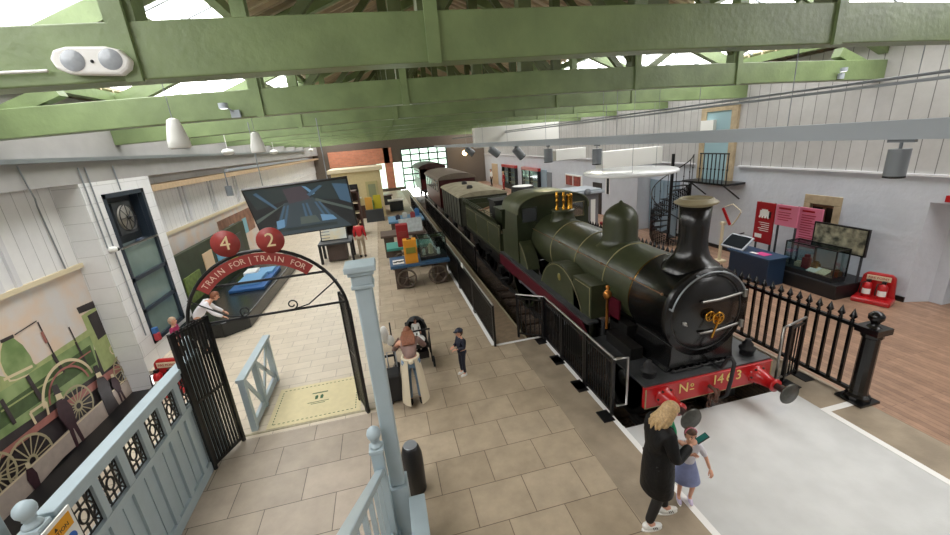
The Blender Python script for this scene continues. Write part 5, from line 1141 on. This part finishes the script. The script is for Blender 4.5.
    if trouser:
        nd={k:(P[k],r*s) for k,r in dict(pelvis=.115,hipR=.098,hipL=.098,knR=.068,knL=.068).items()}; 
        for sd in 'RL': nd['an'+sd]=(P['an'+sd]+Vector((0,0,.02*s)),.052*s)
        vs,fs=skin(nd,[('pelvis','hipR'),('hipR','knR'),('knR','anR'),('pelvis','hipL'),('hipL','knL'),('knL','anL')],'pelvis'); G().add(vs,fs,0,True).build('trousers',legs,t)
    for sd in 'RL':
        a=P['an'+sd]; gg=G(); gg.sph(a+Vector((0,.055*s,-.045*s)),(.043*s,.125*s,.043*s),0,14,8); gg.sph(a+Vector((0,-.02*s,-.02*s)),(.04*s,.05*s,.05*s),0,12,8)
        so=gg.build('shoe',shoe,t)
        gg=G(); gg.prism([(a.x+.04*s*math.cos(q_),a.y+.05*s+.13*s*math.sin(q_)) for q_ in [k*PI/8 for k in range(16)]],'z',0.001,.018*s); gg.build('sole','pwhite' if shoe!='black' else 'rubber',so)
        if coat=='padded':
            gg=G()
            for k in range(3): gg.bar(a+Vector((.042*s,.04*s+.022*k*s,-.02*s)),a+Vector((.046*s,.055*s+.022*k*s,-.055*s)),.004,.008)
            gg.build('stripes','black',so)
    if hair:
        vs=[];gg=G(); tmp=G().sph((0,0,0),1,0,24,16); keep=[f for f in tmp.f if (lambda c:not(c.y>.28 and c.z<.42) and c.z>-.75)(sum((tmp.v[i] for i in f),Vector())/4)]
        gg.add([hc+M@Vector((v.x*.086*hs,v.y*.104*hs-.008*hs,v.z*.12*hs+.006*hs)) for v in tmp.v],keep,0,True)
        if hair=='long':
            for k in range(22):
                a=PI-.1+ (PI+.2)*k/21; rj=.9+.2*math.sin(k*2.3); x=math.cos(a)*.078; y=math.sin(a)*.085
                b0=hp((x,y*.9,.03)); b1=hp((x*1.15,y*1.1,-.1)); b2=hp((x*1.25*rj,y*1.2*rj-.01,-.19-.03*math.sin(k*1.7))); b3=b2+Vector((0,-.01,-.05*s))
                gg.tube([b0,b1,b2,b3],[.018*hs,.025*hs,.022*hs,.006*hs],8,0)
        gg.build('hair',hairm,t)
    if cap:
        gg=G(); tmp=G().sph((0,0,0),1,0,24,12); keep=[f for f in tmp.f if (sum((tmp.v[i] for i in f),Vector())/4).z>.15]
        gg.add([hc+M@Vector((v.x*.105*hs,v.y*.12*hs,v.z*.105*hs+.03*hs)) for v in tmp.v],keep,0,True); gg.sph(hp((0,.11,.045)),(.07*hs,.06*hs,.008*hs),0,12,6,M); gg.lathe([(.105*hs,0),(.108*hs,.03*hs)],hp((0,0,.04)),M@Vector((0,0,1)),24); gg.build('cap',cap,t)
    if extra: extra(t,P,s,hp)
    ORG[t.name]=None; t.location=loc; t.rotation_euler=(0,0,rz); return t
mat('blonde',(190,160,116),.5,var=.22,scale=45); mat('auburn',(134,82,56),.5,var=.25,scale=45); mat('brownh',(92,62,44),.5,var=.3,scale=30); mat('paleh',(196,166,140),.5,var=.2,scale=25)
mat('puff',(9,9,11),.6,bump=.5,bscale=16,spec=.3); mat('leggings',(14,14,16),.6); mat('green',(38,150,104),.6); mat('lav',(132,142,186),.6,var=.12,scale=14)
# woman with phone
def wex(t,P,s,hp):
    gg=G().lathe([(.165*s,1.16*s),(.195*s,.98*s),(.21*s,.75*s),(.215*s,.52*s),(.20*s,.50*s),(.15*s,.95*s)],(0,0,0),n=30,sc2=(1,.82)); gg.build('coat_skirt','puff',t)
    gg=G(); a=P['chest']; gg.tube([a+Vector((-.05,.13,.16))*s,a+Vector((-.03,.165,.0))*s,a+Vector((-.01,.165,-.22))*s,a+Vector((.0,.15,-.42))*s],[.03*s,.045*s,.05*s,.03*s],8); gg.tube([P['neck']+Vector((.07*math.cos(k*PI/6),.07*math.sin(k*PI/6),-.01))*s for k in range(12)],.03*s,8,closed=True); gg.build('scarf','green',t)
    gg=G(); w=P['wrR']; c=w+Vector((-.02,.13,.045))*s; gg.obox(c,(.075,.15,.012),Matrix.Rotation(.55,3,'X')); ph=gg.build('phone','black',t); gg=G(); gg.obox(c+Vector((0,-.004,.0075)),(.066,.135,.002),Matrix.Rotation(.55,3,'X')); gg.build('phone_screen',mat('phs',(46,110,104),.2),ph)
w0=PZ(655,521,0)
person('woman in a long black padded coat looking at a phone beside the red buffer beam',(w0.x,w0.y+.02,0),-PI/2-.12,1.70,
  J=dict(head=(0,.06,1.54),neck=(0,.02,1.44),elR=(.25,.04,1.10),wrR=(.10,.32,1.16),elL=(-.24,.06,1.08),wrL=(-.12,.30,1.02),anR=(.11,-.14,.09),knR=(.11,-.03,.49),anL=(-.06,.16,.09),knL=(-.07,.12,.49)),
  top='puff',legs='leggings',shoe='pwhite',hairm='blonde',hair='long',headrot=(-.1,-.5),coat='padded',extra=wex)
# little girl
def gex(t,P,s,hp):
    gg=G().lathe([(.11*s,1.14*s),(.14*s,1.0*s),(.22*s,.72*s),(.26*s,.55*s),(.25*s,.54*s),(.12*s,1.0*s)],(0,0,0),n=30,sc2=(1,.85)); gg.build('skirt','lav',t)
    gg=G(); gg.tube([hp((.088*math.cos(k*PI/12),.0,.03+.088*math.sin(k*PI/12))) for k in range(13)],.008,6); gg.build('headband','pink',t)
g0=PZ(683,504,0)
person('small girl in a pale blue dress with headband held close to the woman',(g0.x+.05,g0.y+.05,0),PI-.45,1.08,
  J=dict(wrR=(.06,.26,1.36),elR=(.2,.12,1.22),elL=(-.3,.02,1.14),wrL=(-.36,.12,.94),knL=(-.1,.12,.5),anL=(-.1,.02,.12)),
  top=mat('wtop',(214,212,222),.6),shoe=mat('lsh',(206,196,224),.5),hairm='brownh',hair='short',headrot=(0.2,.05),sleeve=False,child=True,trouser=False,extra=gex)
# boy
mat('navy2',(24,28,46),.6,var=.1)
person('small boy in navy clothes and peaked cap standing on the paving',(1.10,7.16,0),PI/2+.35,1.02,J=dict(elR=(.22,.05,1.12),wrR=(.08,.26,1.14),wrL=(-.12,.24,1.1),elL=(-.23,.02,1.12)),top='navy2',legs='navy2',shoe='pwhite',hairm='brownh',hair='short',child=True,cap='navy2',coat='short')
# bending woman
def mex(t,P,s,hp):
    for k in(-1,1):
        gg=G(); a0=-PI/2+k*.42; a1=-PI/2+k*2.1; lo_,hi_=sorted((a0,a1)); pr=[(.155,.98),(.185,.8),(.22,.5),(.25,.2),(.26,.10)]
        gg.lathe([(r*s,z*s) for r,z in pr],(0,-.01,0),n=14,a0=lo_,a1=hi_); gg.lathe([((r-.012)*s,z*s) for r,z in pr],(0,-.01,0),n=14,a0=lo_,a1=hi_); gg.build('coat_panel',mat('crm',(222,210,184),.65),t)
    gg=G(); gg.tube([(.15*s*math.cos(k*PI/8),.15*s*math.sin(k*PI/8),1.0*s) for k in range(16)],.026*s,8,closed=True).sph((0,-.17*s,.97*s),(.05*s,.03*s,.04*s)); gg.build('sash','crm',t)
    gg=G()
    for k in range(9):
        x=(-.09+.0225*k)*s; gg.tube([P['head']+Vector((x*.9,-.03*s,.07*s)),P['neck']+Vector((x,-.06*s,.09*s)),P['chest']+Vector((x*1.3,-.08*s,.13*s)),P['spine'].lerp(P['chest'],.35)+Vector((x*1.2,-.1*s,.1*s))],[.03*s,.036*s,.03*s,.012*s],8)
    gg.build('long_hair','auburn',t)
person('woman with long auburn hair and cream open coat bending over a pushchair',(.06,6.55,0),-.02,1.66,
  J=dict(spine=(0,.13,1.06),chest=(0,.34,1.13),neck=(0,.49,1.15),head=(0,.60,1.16),shR=(.17,.36,1.15),shL=(-.17,.36,1.15),elR=(.30,.46,.94),wrR=(.24,.68,.92),elL=(-.30,.46,.94),wrL=(-.24,.68,.92)),
  top=mat('mauve',(140,112,104),.6,var=.15),legs=mat('jeans',(120,146,172),.7,var=.15,scale=10),shoe='black',hairm='auburn',hair='short',headrot=(0,-.7),extra=mex)
# pushchair
PR=thing('pushchair','black pushchair with open hood in front of the bending woman','pushchair',(.3,7.9,0))
hx,hy=.28,8.0
tmp=G().sph((0,0,0),1,0,24,12); gg=G(); keep=[f for f in tmp.f if (lambda c:c.z>0 and c.y>-.35)(sum((tmp.v[i] for i in f),Vector())/4)]
gg.add([Vector((hx+v.x*.25,hy+v.y*.3+.05,.72+v.z*.36)) for v in tmp.v],keep,0,True); gg.build('hood','blackm',PR)
G().prism([(7.75,.45),(8.2,.40),(8.35,.85),(8.28,.88),(8.12,.50),(7.75,.55)],'x',hx-.22,hx+.22).build('seat','blackm',PR,.02)
for s in(-1,1):
    x=hx+s*.25; G().tube([(x,7.5,1.0),(x,7.75,.82),(x,8.35,.12)],.014,8).tube([(x,7.75,.82),(x,7.7,.12)],.014,8).build('frame','black',PR)
    for y in(7.7,8.35):
        G().lathe([(.10,-.02),(.12,-.02),(.12,.02),(.10,.02),(.03,.02),(.03,-.02),(.10,-.02)],(x+s*.03,y,.12),(1,0,0),20).build('wheel','rubber',PR)
G().tube([(hx-.25,7.5,1.0),(hx+.25,7.5,1.0)],.018,8).build('handle','rubber',PR); G().box(hx-.2,hx+.2,7.75,8.2,.2,.36).build('basket','black',PR)
tag(G().sph((hx,7.86,.62),(.17,.2,.07)).build('blanket','pwhite'),'white blanket laid over the baby in the pushchair','blanket')
person('baby in white clothes lying in the black pushchair',(hx,8.02,.42),PI,.62,J=dict(knR=(.12,.30,.82),anR=(.12,.5,.6),knL=(-.12,.30,.82),anL=(-.12,.5,.6)),top='pwhite',legs='pwhite',shoe='pwhite',hairm='brownh',hair='short',child=True)
# man in the red jacket
person('person in a red jacket and khaki trousers standing by the display table',(-1.25,18.1,0),-.2,1.72,top='rdb' if False else mat('rj',(196,40,46),.5),legs=mat('khaki',(178,160,136),.7),shoe='black',hairm='brownh',hair='short')
# two people beyond the gate
person('person in a white top bending down behind the black gate leaf',(-4.95,10.5,0),-PI/2+.3,1.68,J=dict(spine=(0,.10,1.1),chest=(0,.26,1.24),neck=(0,.40,1.33),head=(0,.49,1.39),shR=(.17,.28,1.28),shL=(-.17,.28,1.28),elR=(.26,.42,1.05),wrR=(.22,.6,.9),elL=(-.26,.42,1.05),wrL=(-.22,.6,.9)),top=mat('wt2',(232,230,236),.6),legs='leggings',shoe='black',hairm='auburn',hair='short',headrot=(0,-.5))
person('child with pale hair and magenta top behind the black gate leaf',(-5.3,10.15,0),-PI/2,1.15,top=mat('mag',(160,44,90),.6),legs='leggings',shoe='black',hairm='paleh',hair='short',child=True)
a=PX(504,188,11.0); person('distant person in a pink red coat by the right wall cabinets',(11.0,a.y,.003),PI/2,1.7,top='cher',legs='cher',shoe='black',hairm='blonde',hair='short')
a=PX(478,172,11.0); person('distant person in black and white near the far right wall',(11.0,min(a.y,40),.003),PI/2,1.7,top='pwhite',legs='leggings',shoe='black',hairm='brownh',hair='short')
